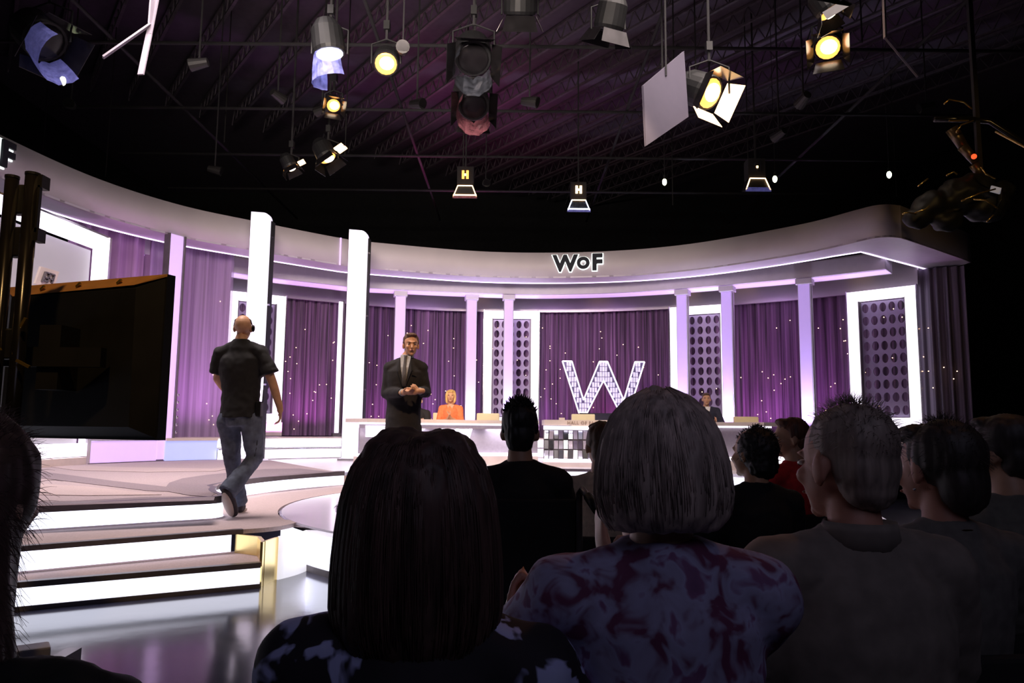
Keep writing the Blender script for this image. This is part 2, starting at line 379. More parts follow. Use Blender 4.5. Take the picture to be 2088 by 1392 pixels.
# header: curved fascia with soffit and LED line
hd=thing('curved_header','long curved pale grey header sweeping round the top of the set','set header',(0,0,0))
corner=spline([(6.15,12.95),(6.28,12.75),(6.48,12.66),(6.72,12.72),(6.95,12.88),(8.9,14.42),(9.05,14.62),(9.02,14.85),(8.85,15.2),(8.8,15.3)],.08)
outer=[p for p,n in OUT]+corner[1:]
innerc=[p+n*.62 for p,n in OUT]
innerc=[p for p in innerc if not(p.x>5.9 and p.y<14.15)]+[Vector((6.52,13.78))]
i_end=[Vector((6.52,13.78))+(Vector((8.70,15.36))-Vector((6.52,13.78)))*t/10 for t in range(1,11)]
innerall=innerc+i_end
b=B(); b.wall(withn(outer),ZB,ZT,.03); b.build('fascia',M_FASCIA,hd,smooth=True)
# soffit as a filled ring between outer and inner
def ringfill(Oa,Ia,z,name,m,parent,th=.03):
    n=240
    def res(Pl):
        L=[0]
        for i in range(1,len(Pl)): L.append(L[-1]+(Pl[i]-Pl[i-1]).length)
        out=[]
        for k in range(n):
            s=L[-1]*k/(n-1); i=max(1,next((j for j,l in enumerate(L) if l>=s),len(L)-1)); t=(s-L[i-1])/max(1e-6,L[i]-L[i-1]); out.append(Pl[i-1].lerp(Pl[i],t))
        return out
    A=res(Oa);I=res(Ia); vs=[];fs=[]
    for p,q in zip(A,I): vs+=[(p.x,p.y,z),(q.x,q.y,z),(q.x,q.y,z+th),(p.x,p.y,z+th)]
    for i in range(n-1):
        for k in range(4): fs.append((i*4+k,i*4+4+k,i*4+4+(k+1)%4,i*4+(k+1)%4))
    fs+=[(0,1,2,3),(n*4-1,n*4-2,n*4-3,n*4-4)]
    return B().add(vs,fs).build(name,m,parent)
nO=len(OUT)
ringfill([p for p,n in OUT],innerc,ZB+.003,'soffit',M_BEAM,hd)
ringfill(corner,[innerc[-1]]+i_end,ZB+.003,'soffit',M_BEAM,hd)
ringfill([p+n*.10 for p,n in OUT],innerc,ZT-.22,'top_panel',M_MATTE,hd); ringfill([p+n*.10 for p,n in withn(corner)],[innerc[-1]]+i_end,ZT-.22,'top_panel',M_MATTE,hd)
b=B(); b.wall(withn(innerall),ZB,ZB+.5,.03); b.build('inner_return',M_DARKTRIM,hd)
b=B(); b.wall(withn(innerall),ZB-.012,ZB+.03,-.035); b.build('led_strip',M_LED,hd)
for px in (696,1388-40):
    i=at_px(OUT,px,4.8); p,n=OUT[i]
    if px==696: B().bar((p.x-n.x*.02,p.y-n.y*.02,ZB),(p.x-n.x*.02,p.y-n.y*.02,ZT),.03).build('light_seam',M_LILAC,hd)

# upper beam with columns
bm_=thing('inner_beam','lilac-lit curved beam under the header carried by the columns','beam',(0,0,0))
Bq=[q for q in BEAM if q[0].y>13.0]
B().wall(Bq,4.31,4.62,.62).build('beam_body',M_BEAM,bm_)
B().wall(off(Bq,.08),4.295,4.312,.40).build('lit_underside',M_LILAC,bm_)
# valance over curtains
va=thing('curtain_valance','grey metallic curved valance above the purple curtains','valance',(0,0,0))
Vq=seg(CUR,455,1880,4.1); B().wall(Vq,4.12,4.95,.08).build('valance_band',M_VAL,va)
for px in (978,1225,1408,1525,1755):
    i=at_px(CUR,px,4.2); p,n=CUR[i]; q=p-n*.35
    l=bpy.data.lights.new('valance_downlight','SPOT'); l.energy=9; l.color=(1,.62,.25); l.spot_size=R(60); l.spot_blend=1; l.shadow_soft_size=.05
    o=bpy.data.objects.new('valance_downlight',l); COL.objects.link(o); o.location=(q.x,q.y,5.0); aim(o,(p.x,p.y,4.3))

# curtains
BU=B().ell((0,0,0),(.011,.011,.010),n=8,m=6).mesh('bulb',M_BULB)
def curtain(path,o,z0,z1,m,label,bulbs=0,amp=.045,wl=.22,zl=(1.05,3.75),name='curtain'):
    c=off(path,o); L=0; pts=[]
    fine=[]
    for i in range(len(c)-1):
        for k in range(4):
            t=k/4; fine.append((c[i][0].lerp(c[i+1][0],t),c[i][1]))
    fine.append(c[-1]); prev=None; vs=[]; fs=[]; zs=[z0,z0+(z1-z0)*.33,z0+(z1-z0)*.66,z1]; ph=random.random()*9
    for i,(p,n) in enumerate(fine):
        if prev is not None: L+=(p-prev).length
        prev=p
        for j,z in enumerate(zs):
            w=math.sin(L/wl*2*PI+ph+.6*math.sin(L*1.7)+.12*j)*amp+math.sin(L/wl*3.3*PI+1.7*ph)*amp*.45
            q=p+n*w; vs.append((q.x,q.y,z))
    m4=len(zs)
    for i in range(len(fine)-1):
        for j in range(m4-1): fs.append((i*m4+j,(i+1)*m4+j,(i+1)*m4+j+1,i*m4+j+1))
    me=bpy.data.meshes.new(name); me.from_pydata(vs,[],fs); me.materials.append(m); me.polygons.foreach_set('use_smooth',[True]*len(fs)); me.update()
    ob=tag(link(name,me),label,'curtain')
    for k in range(bulbs):
        p,n=random.choice(fine[4:-4]) if len(fine)>12 else fine[len(fine)//2]; q=p-n*(amp*1.5+.03)
        u=random.random(); link('bulb',BU,None,ob,(q.x,q.y,zl[0]+(zl[1]-zl[0])*(u**1.05)))
    return ob
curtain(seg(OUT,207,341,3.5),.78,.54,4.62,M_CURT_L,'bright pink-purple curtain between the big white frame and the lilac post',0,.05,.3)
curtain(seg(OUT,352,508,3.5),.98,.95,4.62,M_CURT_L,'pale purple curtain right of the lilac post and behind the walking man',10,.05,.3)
curtain(seg(OUT,352,508,3.5),.82,.95,4.62,M_SHEER,'sheer lilac drape hanging in front of the pale purple curtain',0,.03,.4,name='sheer_drape')
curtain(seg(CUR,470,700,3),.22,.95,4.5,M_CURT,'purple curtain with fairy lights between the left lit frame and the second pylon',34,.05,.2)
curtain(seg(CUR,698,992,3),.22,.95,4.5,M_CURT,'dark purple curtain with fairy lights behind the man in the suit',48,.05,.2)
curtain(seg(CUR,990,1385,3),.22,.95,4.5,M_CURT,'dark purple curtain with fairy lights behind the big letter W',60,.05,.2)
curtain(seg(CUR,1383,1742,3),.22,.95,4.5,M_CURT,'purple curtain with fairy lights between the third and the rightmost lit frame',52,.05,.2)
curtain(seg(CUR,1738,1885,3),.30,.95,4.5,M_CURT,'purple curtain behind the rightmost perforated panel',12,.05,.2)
sp=withn(spline([(8.30,15.25),(8.55,15.0),(8.85,14.85),(9.05,14.8)],.05))
curtain(sp,0,.5,4.5,M_CURT_G,'narrow greyish curtain closing the far right end of the set',9,.04,.16,(1.4,3.4))
# purple uplights along the curtain foot
for px,pw,cc in ((560,26,(.8,.25,.9)),(640,34,(.85,.2,.85)),(760,34,(.85,.25,.85)),(850,30,(.6,.2,.9)),(940,24,(.6,.25,.9)),(1120,26,(.65,.25,.8)),(1230,26,(.75,.2,.6)),(1340,26,(.65,.25,.85)),(1540,34,(.75,.25,.8)),(1600,24,(.7,.25,.85)),(1690,34,(.7,.25,.8))):
    i=at_px(CUR,px,1.2); p,n=CUR[i]; q=p-n*.35
    area('curtain_uplight',(q.x,q.y,1.0),(p.x+n.x*.1,p.y+n.y*.1,3.2),.5,pw*.32,cc,sy=.1,spread=120)
for px,pw in ((265,40),(430,46)):
    i=at_px(OUT,px,1.2); p,n=OUT[i]; q=p-n*.1
    area('curtain_uplight',(q.x,q.y,1.02),(p.x+n.x*.5,p.y+n.y*.5,3.0),.5,pw*.3,(.9,.35,.95),sy=.1,spread=130)
for px in (1120,1230,1550,850):
    i=at_px(CUR,px,1.2); p,n=CUR[i]; q=p-n*1.3
    area('curtain_toplight',(q.x,q.y,4.2),(p.x,p.y,2.4),.9,6,(.6,.35,.8),sy=.1,spread=140)

# columns
def column(px,w,label,o=.28,z1=4.292,path=BEAM,zb=.95,wside=None):
    i=at_px(path,px,3.0); p,n=path[i]; p=p+n*o; rz=math.atan2(n.y,n.x)-PI/2
    t=thing('column',label,'column',(p.x,p.y,zb),rz,'lit columns under the curved beam'); H=z1-zb
    B().box((0,-w/2,H/2),(w,.012,H-.25)).build('front_lightbox',M_COLW,t)
    B().box((0,0,H/2),(w+.03,w-.02,H-.2)).build('shaft',M_BEAM,t)
    B().box((w/2+.018,-.02,H/2),(.008,.03,H-.3)).build('side_trim',M_DARKTRIM,t)
    B().box((0,0,H-.06),(w+.10,w+.08,.12)).build('capital',M_BEAM,t,bevel=.01)
    B().box((0,0,.05),(w+.06,w+.06,.10)).build('base',M_DARKTRIM,t)
    f=p-n*.42; area('column_uplight',(f.x,f.y,1.0),(p.x-n.x*.08,p.y-n.y*.08,3.0),.22,12,(.80,.74,1),sy=.1,spread=70)
    return t
column(815,.21,'lilac-lit column directly behind the man in the dark suit',.2)
column(958,.21,'lilac-lit column just right of the woman in orange')
column(1042,.19,'lilac-lit column standing before the middle perforated panel',.1)
column(1392,.21,'lilac-lit column at the left edge of the third lit frame',.15)
column(1482,.21,'lilac-lit column right of the third lit frame, by the seated man',.15)
column(1641,.22,'lilac-lit column nearest the rightmost lit frame',.1)
# slim light post left of pylon
i=at_px(CUR,693,3); p,n=CUR[i]; p=p-n*.15
t=thing('light_post','slim white glowing post just left of the second pylon','light post',(p.x,p.y,.95),math.atan2(n.y,n.x)-PI/2)
B().box((0,0,1.62),(.09,.05,3.1)).build('glow_strip',M_WHITE,t); B().box((.07,.03,1.6),(.05,.08,3.2)).build('edge_trim',M_DARKTRIM,t); B().box((0,0,.03),(.2,.12,.07)).build('foot',M_DARKTRIM,t)

# lit frames with perforated panels
def perf(w,h,pitx,pitz,rx,rz,name,parent,zoff,m):
    b=B(); nx=int(w/pitx); nz=int(h/pitz); x0=-w/2; sx=w/nx; sz=h/nz; ns=16; y=0
    for i in range(nx):
        for k in range(nz):
            cx=x0+sx*(i+.5); cz=zoff+sz*(k+.5); vs=[]
            for j in range(ns):
                a=2*PI*j/ns; c,s_=math.cos(a),math.sin(a); q=max(abs(c),abs(s_))
                vs.append((cx+rx*c,y,cz+rz*s_)); vs.append((cx+c/q*sx/2,y,cz+s_/q*sz/2)); vs.append((cx+rx*c,.03,cz+rz*s_))
            fs=[]
            for j in range(ns):
                a=j*3;d=((j+1)%ns)*3; fs.append((a,a+1,d+1,d)); fs.append((a,d,d+2,a+2))
            b.add(vs,fs)
    me=bpy.data.meshes.new(name); me.from_pydata(b.v,[],b.f); me.materials.append(m); return link(name,me,None,parent)
def frame(pa,pb,label,path=CUR,o=-.12,z0=1.25,z1=4.12,bw=.19,panel=True,m=M_WHITE,inset=.0):
    A=path[at_px(path,pa,3)]; Bq=path[at_px(path,pb,3)]
    P=A[0]+A[1]*o; Q=Bq[0]+Bq[1]*o; c=(P+Q)/2; d=Q-P; w=d.length; rz=math.atan2(d.y,d.x)
    t=thing('lit_frame',label,'light frame',(c.x,c.y,z0),rz); H=z1-z0
    for s in (-1,1):
        B().box((s*(w/2-bw/2),0,H/2),(bw,.10,H)).build('side_lightbox',m,t); B().box((s*(w/2+.012),.02,H/2),(.022,.16,H+.04)).build('edge_trim',M_CHROME,t)
    B().box((0,0,H-bw/2),(w-2*bw,.10,bw)).build('top_lightbox',m,t); B().box((0,0,bw/2),(w-2*bw,.10,bw)).build('bottom_lightbox',m,t)
    if panel:
        for s in (-1,1): B().box((s*(w/2-bw-.012),.03,H/2),(.02,.12,H-2*bw)).build('inner_trim',M_DARKTRIM,t)
        iw=w-2*bw-.05; ih=H-2*bw-.04
        q=perf(iw,ih,.165,.245,.066,.098,'perforated_panel',t,bw+.02,M_PERF); q.location=(0,.07,0)
    B().box((0,.05,-.15),(w+.04,.3,.3)).build('pedestal',M_CREAM,t)
    return t,w,H
frame(456,579,'white lit frame round a perforated panel, behind the walking man')
frame(987,1097,'white lit frame with round-holed panel left of the big letter W')
frame(1369,1490,'white lit frame with round-holed panel behind the seated man in a suit')
frame(1738,1886,'rightmost white lit frame with lilac round-holed panel',bw=.21)

# big left frame with grey screen
A=OUT[at_px(OUT,206,2)]; P=A[0]+A[1]*.12; G2=G(60,957,.54); dd=(Vector((G2.x,G2.y))-P); dd=Vector((-.08,-1)).normalized()
t=thing('screen_frame','big white lit frame around a grey screen wall at far left','light frame',(P.x,P.y,.54),math.atan2(dd.y,dd.x))
Wd=4.6; Hh=3.56; bw=.2
B().box((bw/2,0,.16+Hh/2-.08),(bw,.10,Hh-.16)).build('side_lightbox',M_WHITE,t); B().box((Wd-bw/2,0,.16+Hh/2-.08),(bw,.10,Hh-.16)).build('side_lightbox',M_WHITE,t)
B().box((Wd/2,0,Hh-bw/2+.08),(Wd,.10,bw)).build('top_lightbox',M_WHITE,t); B().box((Wd/2,0,.14+bw/2),(Wd,.10,bw)).build('bottom_lightbox',M_WHITE,t)
B().box((Wd/2,-.10,Hh/2),(Wd-2*bw,.04,Hh-.3)).build('grey_screen',M_SCREEN,t)
B().box((Wd/2,.01,.06),(Wd,.2,.13)).build('base',M_CREAM,t); B().box((-.03,0,Hh/2+.05),(.05,.2,Hh+.12)).build('edge_trim',M_CHROME,t); B().box((Wd/2,0,Hh+.115),(Wd+.1,.16,.03)).build('edge_trim',M_CHROME,t)
# tilted plaque
pc=t.matrix_basis.inverted()@W(103,575,10.6); pc=Vector((2.05,.0,0))
pq=G(103,572,2.9)
SF=t
# lilac L frame
i0=at_px(OUT,189,2); i1=at_px(OUT,347,1.2); P0=OUT[i0][0]+OUT[i0][1]*.02; P1=OUT[i1][0]+OUT[i1][1]*.05; d=P1-P0; w=d.length
t=thing('lilac_frame','flat lilac glowing L-shaped frame with tall right post','light frame',(P0.x,P0.y,.54),math.atan2(d.y,d.x))
B().box((w-.14,0,2.02),(.28,.10,3.95)).build('post_lightbox',M_LILAC,t); B().box((w/2-.14,0,.20),(w-.3,.10,.34)).build('bottom_lightbox',M_LILAC,t)
B().box((w+.02,.02,2.0),(.03,.2,4.0)).build('edge_trim',M_DARKTRIM,t); B().box((w-.295,-.0,2.2),(.02,.14,3.6)).build('edge_trim',M_DARKTRIM,t)
B().box((w/2-.15,-.0,.39),(w-.3,.14,.03)).build('ledge',M_CHROME,t); B().box((w/2,0,.014),(w,.14,.028)).build('base',M_DARKTRIM,t)
B().box((.0,-.0,.22),(.06,.14,.42)).build('end_cap',M_CHROME,t)
for k in range(9): B().ell((w+.05,-.09,.12+k*.13),(.018,.018,.03),n=8,m=6).build('crystal',M_CHROME,t)

# pylons
def pylon(pxc,pyt,pxb,d,w,zb,label):
    X=(W(pxc,pyt,d).x+W(pxb,900,d).x)/2; zt=W(pxc,pyt,d).z
    t=thing('light_pylon',label,'pylon',(X,d,zb),R(-4)); H=zt-zb; r=.16
    prof=[(-w/2,0),(w/2,0),(w/2,H-r)]+[(w/2-r+r*math.cos(a*PI/16),H-r+r*math.sin(a*PI/16)) for a in range(1,9)]+[(-w/2,H+.02)]
    n=len(prof); b=B(); b.add([(x,-.03,z) for x,z in prof]+[(x,.06,z) for x,z in prof],[(i,(i+1)%n,n+(i+1)%n,n+i) for i in range(n)]+[tuple(range(n)),tuple(reversed(range(n,2*n)))])
    b.build('glow_panel',M_PYL,t)
    B().box((w/2+.012,.06,(H-r)/2),(.02,.16,H-r)).build('edge_trim',M_BLACK,t); B().box((-w/2-.008,.05,H/2),(.012,.12,H-.1)).build('edge_trim',M_DARKTRIM,t)
    for z in (H-.45,H*.62,H*.3): B().box((w/2+.02,-.0,z),(.03,.05,.03)).build('clip',M_CHROME,t)
    B().box((0,.06,-.0+.02),(w+.12,.3,.04)).build('foot',M_CHROME,t)
pylon(533,434,512,13.4,.375,.56,'tall glowing white pylon just behind the bald man')
pylon(732,470,718,14.3,.375,.54,'tall glowing white pylon left of the man in the suit')

# header signs
def text_mesh(s,size,ext,offset=0,space=1.0):
    cu=bpy.data.curves.new('t','FONT'); cu.body=s; cu.size=size; cu.extrude=ext; cu.offset=offset; cu.align_x='CENTER'; cu.space_character=space
    o=bpy.data.objects.new('t',cu); COL.objects.link(o); dg=bpy.context.evaluated_depsgraph_get(); dg.update()
    me=bpy.data.meshes.new_from_object(o.evaluated_get(dg)); bpy.data.objects.remove(o); me.materials.clear(); return me
def wof_sign(pos,nrm,rzadd,label,sc=1.0):
    rz=math.atan2(nrm.y,nrm.x)-PI/2
    t=thing('wof_sign',label,'sign',pos,rz)
    for ch,x,z,s in (('W',-.36,0,.50),('O',.05,.055,.33),('F',.36,.01,.50)):
        for nm,offs,y,m,e in (('letter',.022,-.07,M_LETTER,.02),('halo',.040,-.02,M_COOLW,.012)):
            me=text_mesh(ch,s*sc,e,offs); me.materials.append(m)
            o=link(nm,me,None,t,(x*sc,y,z*sc)); o.rotation_euler=(PI/2,0,0)
    for x in (-.36,.05,.36): B().bar((x*sc,-.07,.15*sc),(x*sc,.0,.15*sc),.02).build('stud',M_DARKTRIM,t)
    return t
M_COOLW=glow('letter_backlight',(.9,1,.97),1.2)
i=at_px(OUT,1188,4.8); p,n=OUT[i]; wof_sign(Vector((p.x-n.x*.01,p.y-n.y*.01,W(1188,552,p.y).z)),n,0,'backlit dark WoF letters on the middle of the header',.98)
i=at_px(OUT,-42,4.8); p,n=OUT[i]; wof_sign(Vector((p.x-n.x*.01,p.y-n.y*.01,4.66)),n,0,'backlit WoF letters cut off at the left picture edge of the header',.98)
# tilted square plaque on grey screen
sm=SF; bpy.context.view_layer.update()
b=B(); q=[G(x,y,0) for x,y in ((0,0),)]
# screen plane x ~ P.x : intersect
def on_screen(px,py):
    r=ray(px,py); X=P.x+.10+ (-.08)*0; t_=X/r.x; return Vector((X,r.y*t_,CZ+r.z*t_))
qs=[on_screen(*k) for k in ((72,578),(84,543),(121,554),(108,592))]
cen=sum(qs,Vector())/4; tt=tag(thing('square_plaque','tilted pale square plaque with grey window-like emblem on the grey screen','sign',cen),None)
pv=[q-cen for q in qs]; ex=Vector((.03,0,0)); b=B().add(pv+[v-ex for v in pv],[(0,1,2,3),(7,6,5,4),(0,4,5,1),(1,5,6,2),(2,6,7,3),(3,7,4,0)]); b.build('plate',M_CREAM,tt)
def pl_pt(u,v): return pv[0].lerp(pv[3],u).lerp(pv[1].lerp(pv[2],u),v)+Vector((.012,0,0))
e=B()
for (u0,v0,u1,v1) in ((.25,.2,.25,.75),(.75,.3,.75,.75),(.25,.75,.75,.75),(.25,.48,.75,.48),(.5,.25,.5,.75),(.25,.3,.5,.3)): e.bar(pl_pt(u0,v0),pl_pt(u1,v1),.035,.02)
e.build('emblem',M_DARKTRIM,tt)

# ------------------------------------------------------------------ desks
def arcpath(r,p0,p1,z=1.0,n=28):
    c=[C0+Vector((math.cos(a),math.sin(a)))*r for a in [PI*(1-k/400) for k in range(401)]]
    pth=withn(c); return seg(pth,p0,p1,z)
D_R=4.85
def desk(p0,p1,label,name='contestant_desk'):
    t=thing(name,label,'desk',(0,0,0))
    pr=arcpath(D_R,p0,p1)
    def s(o,z0,z1,th,nm,m): return B().wall(off(pr,o),z0,z1,th).build(nm,m,t)
    s(-.12,1.25,1.31,.75,'countertop',M_CREAM); s(-.10,1.22,1.25,.25,'counter_light',M_WHITE); s(-.06,1.16,1.22,.2,'counter_lip',M_SATIN)
    s(.10,.75,1.16,.05,'front_panel',M_SATIN); s(-.02,.70,.75,.2,'lower_lip',M_WHITE); s(.0,.54,.70,.3,'plinth',M_CREAM)
    return t,pr
dk,pr=desk(742,1098,'long curved desk with a glowing W on its satin front')
# glow lights inside recess
for f_ in (.3,.55,.8):
    p,n=pr[int(len(pr)*f_)]; q=p-n*.05; area('desk_recess_light',(q.x,q.y,1.15),(p.x+n.x*.1,p.y+n.y*.1,.8),.5,2.5,(.9,.85,1),sy=.04,spread=160)
B().wall(off(pr[:max(3,len(pr)//8)],-.13),1.02,1.20,.05).build('end_lightbox',M_WHITE,dk)
def thickW(w,h,st,dep,zoff=0,mid=1.0):
    """letter W outline as a prism standing in XZ, facing -Y"""
    xs=w/2; s=st
    p=[(-xs,h),(-xs+s,h),(-xs*.5+s*.05,s*1.35),(-s*.42,h*mid),(s*.42,h*mid),(xs*.5-s*.05,s*1.35),(xs-s,h),(xs,h),(xs*.5+s*.42,0),(xs*.5-s*.42,0),(0,h*mid-s*2.0),(-xs*.5+s*.42,0),(-xs*.5-s*.42,0)]
    n=len(p); return p,B().add([(x,-dep/2,z+zoff) for x,z in p]+[(x,dep/2,z+zoff) for x,z in p],[(i,(i+1)%n,n+(i+1)%n,n+i) for i in range(n)]+[tuple(range(n)),tuple(reversed(range(n,2*n)))])
i=at_px(pr,935,1.0); p,n=pr[i]; wl=B(); _,wl=thickW(.54,.38,.052,.04); o=wl.build('letter_w',M_WHITE,dk); o.location=(p.x+n.x*.06,p.y+n.y*.06,.78); o.rotation_euler=(0,0,math.atan2(n.y,n.x)-PI/2)
# hall of fame desk
t=thing('mirror_tile_desk','short desk lettered HALL OF FAME with mirror tile front','desk',(0,0,0))
pr2=arcpath(D_R-.35,1110,1268)
def s2f(o,z0,z1,th,nm,m): return B().wall(off(pr2,o),z0,z1,th).build(nm,m,t)
s2f(-.10,1.235,1.325,.7,'countertop',M_CREAM); s2f(-.12,1.16,1.225,.3,'counter_light',M_WHITE); s2f(.04,.66,1.16,.1,'backing',M_DARKTRIM)
s2f(-.06,.62,.67,.3,'lower_lip',M_WHITE); s2f(-.02,.54,.62,.35,'plinth',M_CREAM)
L=0; tm=B().box((0,0,0),(.068,.02,.142)).mesh('tile',M_TILE)
pp=off(pr2,.025); tot=sum((pp[i+1][0]-pp[i][0]).length for i in range(len(pp)-1)); nt=int(tot/.078)
def walk(path,s):
    for i in range(len(path)-1):
        l=(path[i+1][0]-path[i][0]).length
        if s<=l or i==len(path)-2: return path[i][0].lerp(path[i+1][0],s/l),path[i][1]
        s-=l
for k in range(nt):
    p,n=walk(pp,(k+.5)*tot/nt)
    for r_ in range(3):
        o=link('tile',tm,None,t,(p.x,p.y,.745+r_*.165)); o.rotation_euler=(R(random.uniform(-16,16)),0,math.atan2(n.y,n.x)-PI/2+R(random.uniform(-14,14)))
p,n=walk(off(pr2,-.11),tot*.50); me=text_mesh('HALL OF FAME',.078,.004,.001,1.1); me.materials.append(mat('tan_letter',(.35,.24,.18),.5)); o=link('lettering',me,None,t,(p.x-n.x*.0,p.y-.012,1.252)); o.rotation_euler=(PI/2,0,math.atan2(n.y,n.x)-PI/2)
p,n=walk(pp,tot*.2); tag(B().box((W(1146,855,12.9).x,12.95,1.345),(.10,.05,.04)).build('name_block',M_CREAM,bevel=.004),'tiny cream name block standing on the HALL OF FAME desk','block')
dk3,pr3=desk(1275,1565,'right-hand cream desk in front of the seated man in a suit')

# chairs on stage
def chair(px,d,label,w=.40,top=1.45,rz=0,zs=.54):
    x=(px-1044)/1540*d; t=thing('swivel_chair',label,'chair',(x,d,zs),rz,'cream chairs behind the desks'); h=top-zs
    B().box((0,.20,h-.19),(w,.06,.36)).build('backrest',M_CHAIRC,t,bevel=.02); B().box((0,0,.45),(w,.42,.07)).build('seat',M_CHAIRC,t,bevel=.02)
    B().bar((0,.2,.42),(0,.2,h-.3),.05,.03).build('back_bracket',M_CHROME,t); B().tube([(0,0,.05),(0,0,.43)],.03).build('stem',M_CHROME,t,smooth=True); B().tube([(0,0,0),(0,0,.03)],.2,20).build('foot_disc',M_CHROME,t)
    return t
chair(996,13.95,'empty cream chair just left of the spiky-haired man',.43,1.46)
chair(1193,13.85,'empty cream chair under the big letter W',.44,1.46)
chair(1530,14.3,'empty cream chair right of the seated man in a suit',.48,1.45)
chair(905,14.0,'cream chair the woman in orange sits on',.42,1.46)
chair(1450,14.4,'cream chair of the seated man in a suit',.42,1.40)
chair(856,13.95,'cream chair half hidden behind the standing host',.42,1.36)

# big W sign
XW=(1232-1044)/1540*17.0; z0=W(1195,842,17).z; z1=W(1195,737,17).z
t=thing('letter_w_sign','giant letter W with white glowing outline and mirror tiles before the curtain','sign',(XW,17.0,z0))
p,ob=thickW(1.86,z1-z0,.215,.10); ob.build('letter_body',mat('w_body',(.16,.13,.26),.3,.3),t)
# glowing outline tubes
e=B(); zz=z1-z0
c_=[Vector((x,-.07,z)) for x,z in p]
for i in range(len(c_)): e.bar(c_[i],c_[(i+1)%len(c_)],.024,.03)
e.build('outline_light',M_WHITE,t)
import itertools
def inW(x,z):
    c=False; n=len(p)
    for i in range(n):
        (x1,y1),(x2,y2)=p[i],p[(i+1)%n]
        if (y1>z)!=(y2>z) and x<(x2-x1)*(z-y1)/(y2-y1)+x1: c=not c
    return c
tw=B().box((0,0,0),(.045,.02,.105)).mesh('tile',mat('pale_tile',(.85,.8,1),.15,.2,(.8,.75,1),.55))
for k in range(-17,18):
    for r_ in range(12):
        x=k*.058; z=.05+r_*.118
        if all(inW(x+a,z+b) for a in(-.028,.028) for b in (-.05,.05)):
            o=link('tile',tw,None,t,(x,-.06,z)); o.rotation_euler=(0,R(random.uniform(-3,3)),R(random.uniform(-8,8)))
B().box((0,.05,(.54-z0)/2),(1.1,.3,z0-.54)).build('stand',M_BLACK,t)
area('w_sign_light',(XW,16.2,1.3),(XW,17,2.2),.8,4,(.7,.5,1),sy=.1)

# ------------------------------------------------------------------ monitor on stand (near left)
tr=(W(345,564,3.5)); br=(W(316,903,3.5)); tl=W(0,581,3.9); bl=W(0,886,3.9)
xr=(tr.x+br.x)/2; xl=(tl.x+bl.x)/2
zt=(tr.z+tl.z)/2; zb_=(br.z+bl.z)/2
ctr=Vector(((xr+xl)/2,3.7,(zt+zb_)/2)); wv=Vector((xr-xl,3.5-3.9,0)); wW=wv.length; rz=math.atan2(wv.y,wv.x)
mon=thing('studio_monitor','large black flat monitor seen from behind on a twin-pole stand','monitor',ctr,rz); hH=zt-zb_
lean=R(-3)
b=B(); d0=.04; d1=-.035; iw=.09
def rect(w,h,y,top=0): return [(-w/2,y,-h/2),(w/2,y,-h/2),(w/2,y,h/2-top),(-w/2,y,h/2-top)]
b.add(rect(wW,hH,.05)+rect(wW,hH,.0),[(0,1,2,3),(4,7,6,5),(0,4,5,1),(1,5,6,2),(2,6,7,3),(3,7,4,0)])
b.build('screen_slab',M_BLACK,mon)
M_BROWN=mat('warm_lit_bezel',(.50,.24,.08),.5,.2,var=.15)  # brown tone holds the warm light reflected by the black top edge
b=B(); w,h=wW,hH
b.add([(-w/2,0,h/2),(w/2,0,h/2),(w/2-.14,-.06,h/2-.055),(-w/2+.14,-.06,h/2-.065),(-w/2,0,h/2-.02),(w/2,0,h/2-.012)],[(0,3,2,1),(0,4,3),(1,2,5),(4,5,2,3),(0,1,5,4)])
b.build('top_bezel',M_BROWN,mon)
b=B(); b.add([(-w/2+.02,0,-h/2+.01),(w/2-.01,0,-h/2+.01),(w/2-.01,0,h/2-.02),(-w/2+.02,0,h/2-.02),(-w/2+.12,-.055,-h/2+.06),(w/2-.12,-.055,-h/2+.06),(w/2-.13,-.058,h/2-.07),(-w/2+.13,-.058,h/2-.07)],[(4,5,6,7),(0,1,5,4),(1,2,6,5),(2,3,7,6),(3,0,4,7),(0,3,2,1)])
b.build('back_shell',M_BLACK,mon)
for x in (-.22,.03,.30): B().box((x,-.045,h/2-.03),(.03,.01,.012),Euler((0,R(-35),0)).to_matrix()).build('bezel_clip',mat('gold_clip',(.9,.6,.15),.2,.9),mon)
st=thing('monitor_stand','black twin-pole monitor stand with clamps at the left edge','stand',(W(45,1000,3.35).x,3.35,0))
ox=st.location.x
def lx(px,d=3.35): return W(px,700,d).x-ox
poles=[(W(25,364,3.35).x-ox,W(27,364,3.35).z,.029),(W(67,358,3.35).x-ox,W(66,358,3.35).z,.031)]
for x,z,r in poles: B().tube([(x,0,.06),(x,0,z)],r,16).build('pole',M_BLACKG,st,smooth=True); B().tube([(x,0,z),(x,0,z+.012)],r*1.06,16).build('pole_cap',M_BLACK,st)
for z in (2.22,2.02,1.55,1.1): B().box(((poles[0][0]+poles[1][0])/2,.035,z),(.10,.05,.14)).build('clamp',M_BLACK,st,bevel=.008)
for z in (2.30,2.05): B().box((poles[1][0]+.036,.02,z),(.03,.06,.06)).build('clamp_bracket',M_BLACK,st)
B().box((poles[1][0]+.038,.0,2.17),(.010,.02,.22)).build('clamp_strap',M_BLACK,st)
B().box((.0,.12,1.5),(.5,.05,.09)).build('crossbar',M_BLACK,st); B().box((0,.2,1.5),(.1,.18,.3)).build('mount_plate',M_BLACK,st)
B().box((0,0,.06),(.5,.5,.06)).build('base_plate',M_BLACK,st)
for a,l in ((200,.75),(-25,.7),(95,.6)): B().bar((0,0,.05),(math.cos(R(a))*l,math.sin(R(a))*l,.04),.07,.06).build('outrigger',M_BLACKG,st)
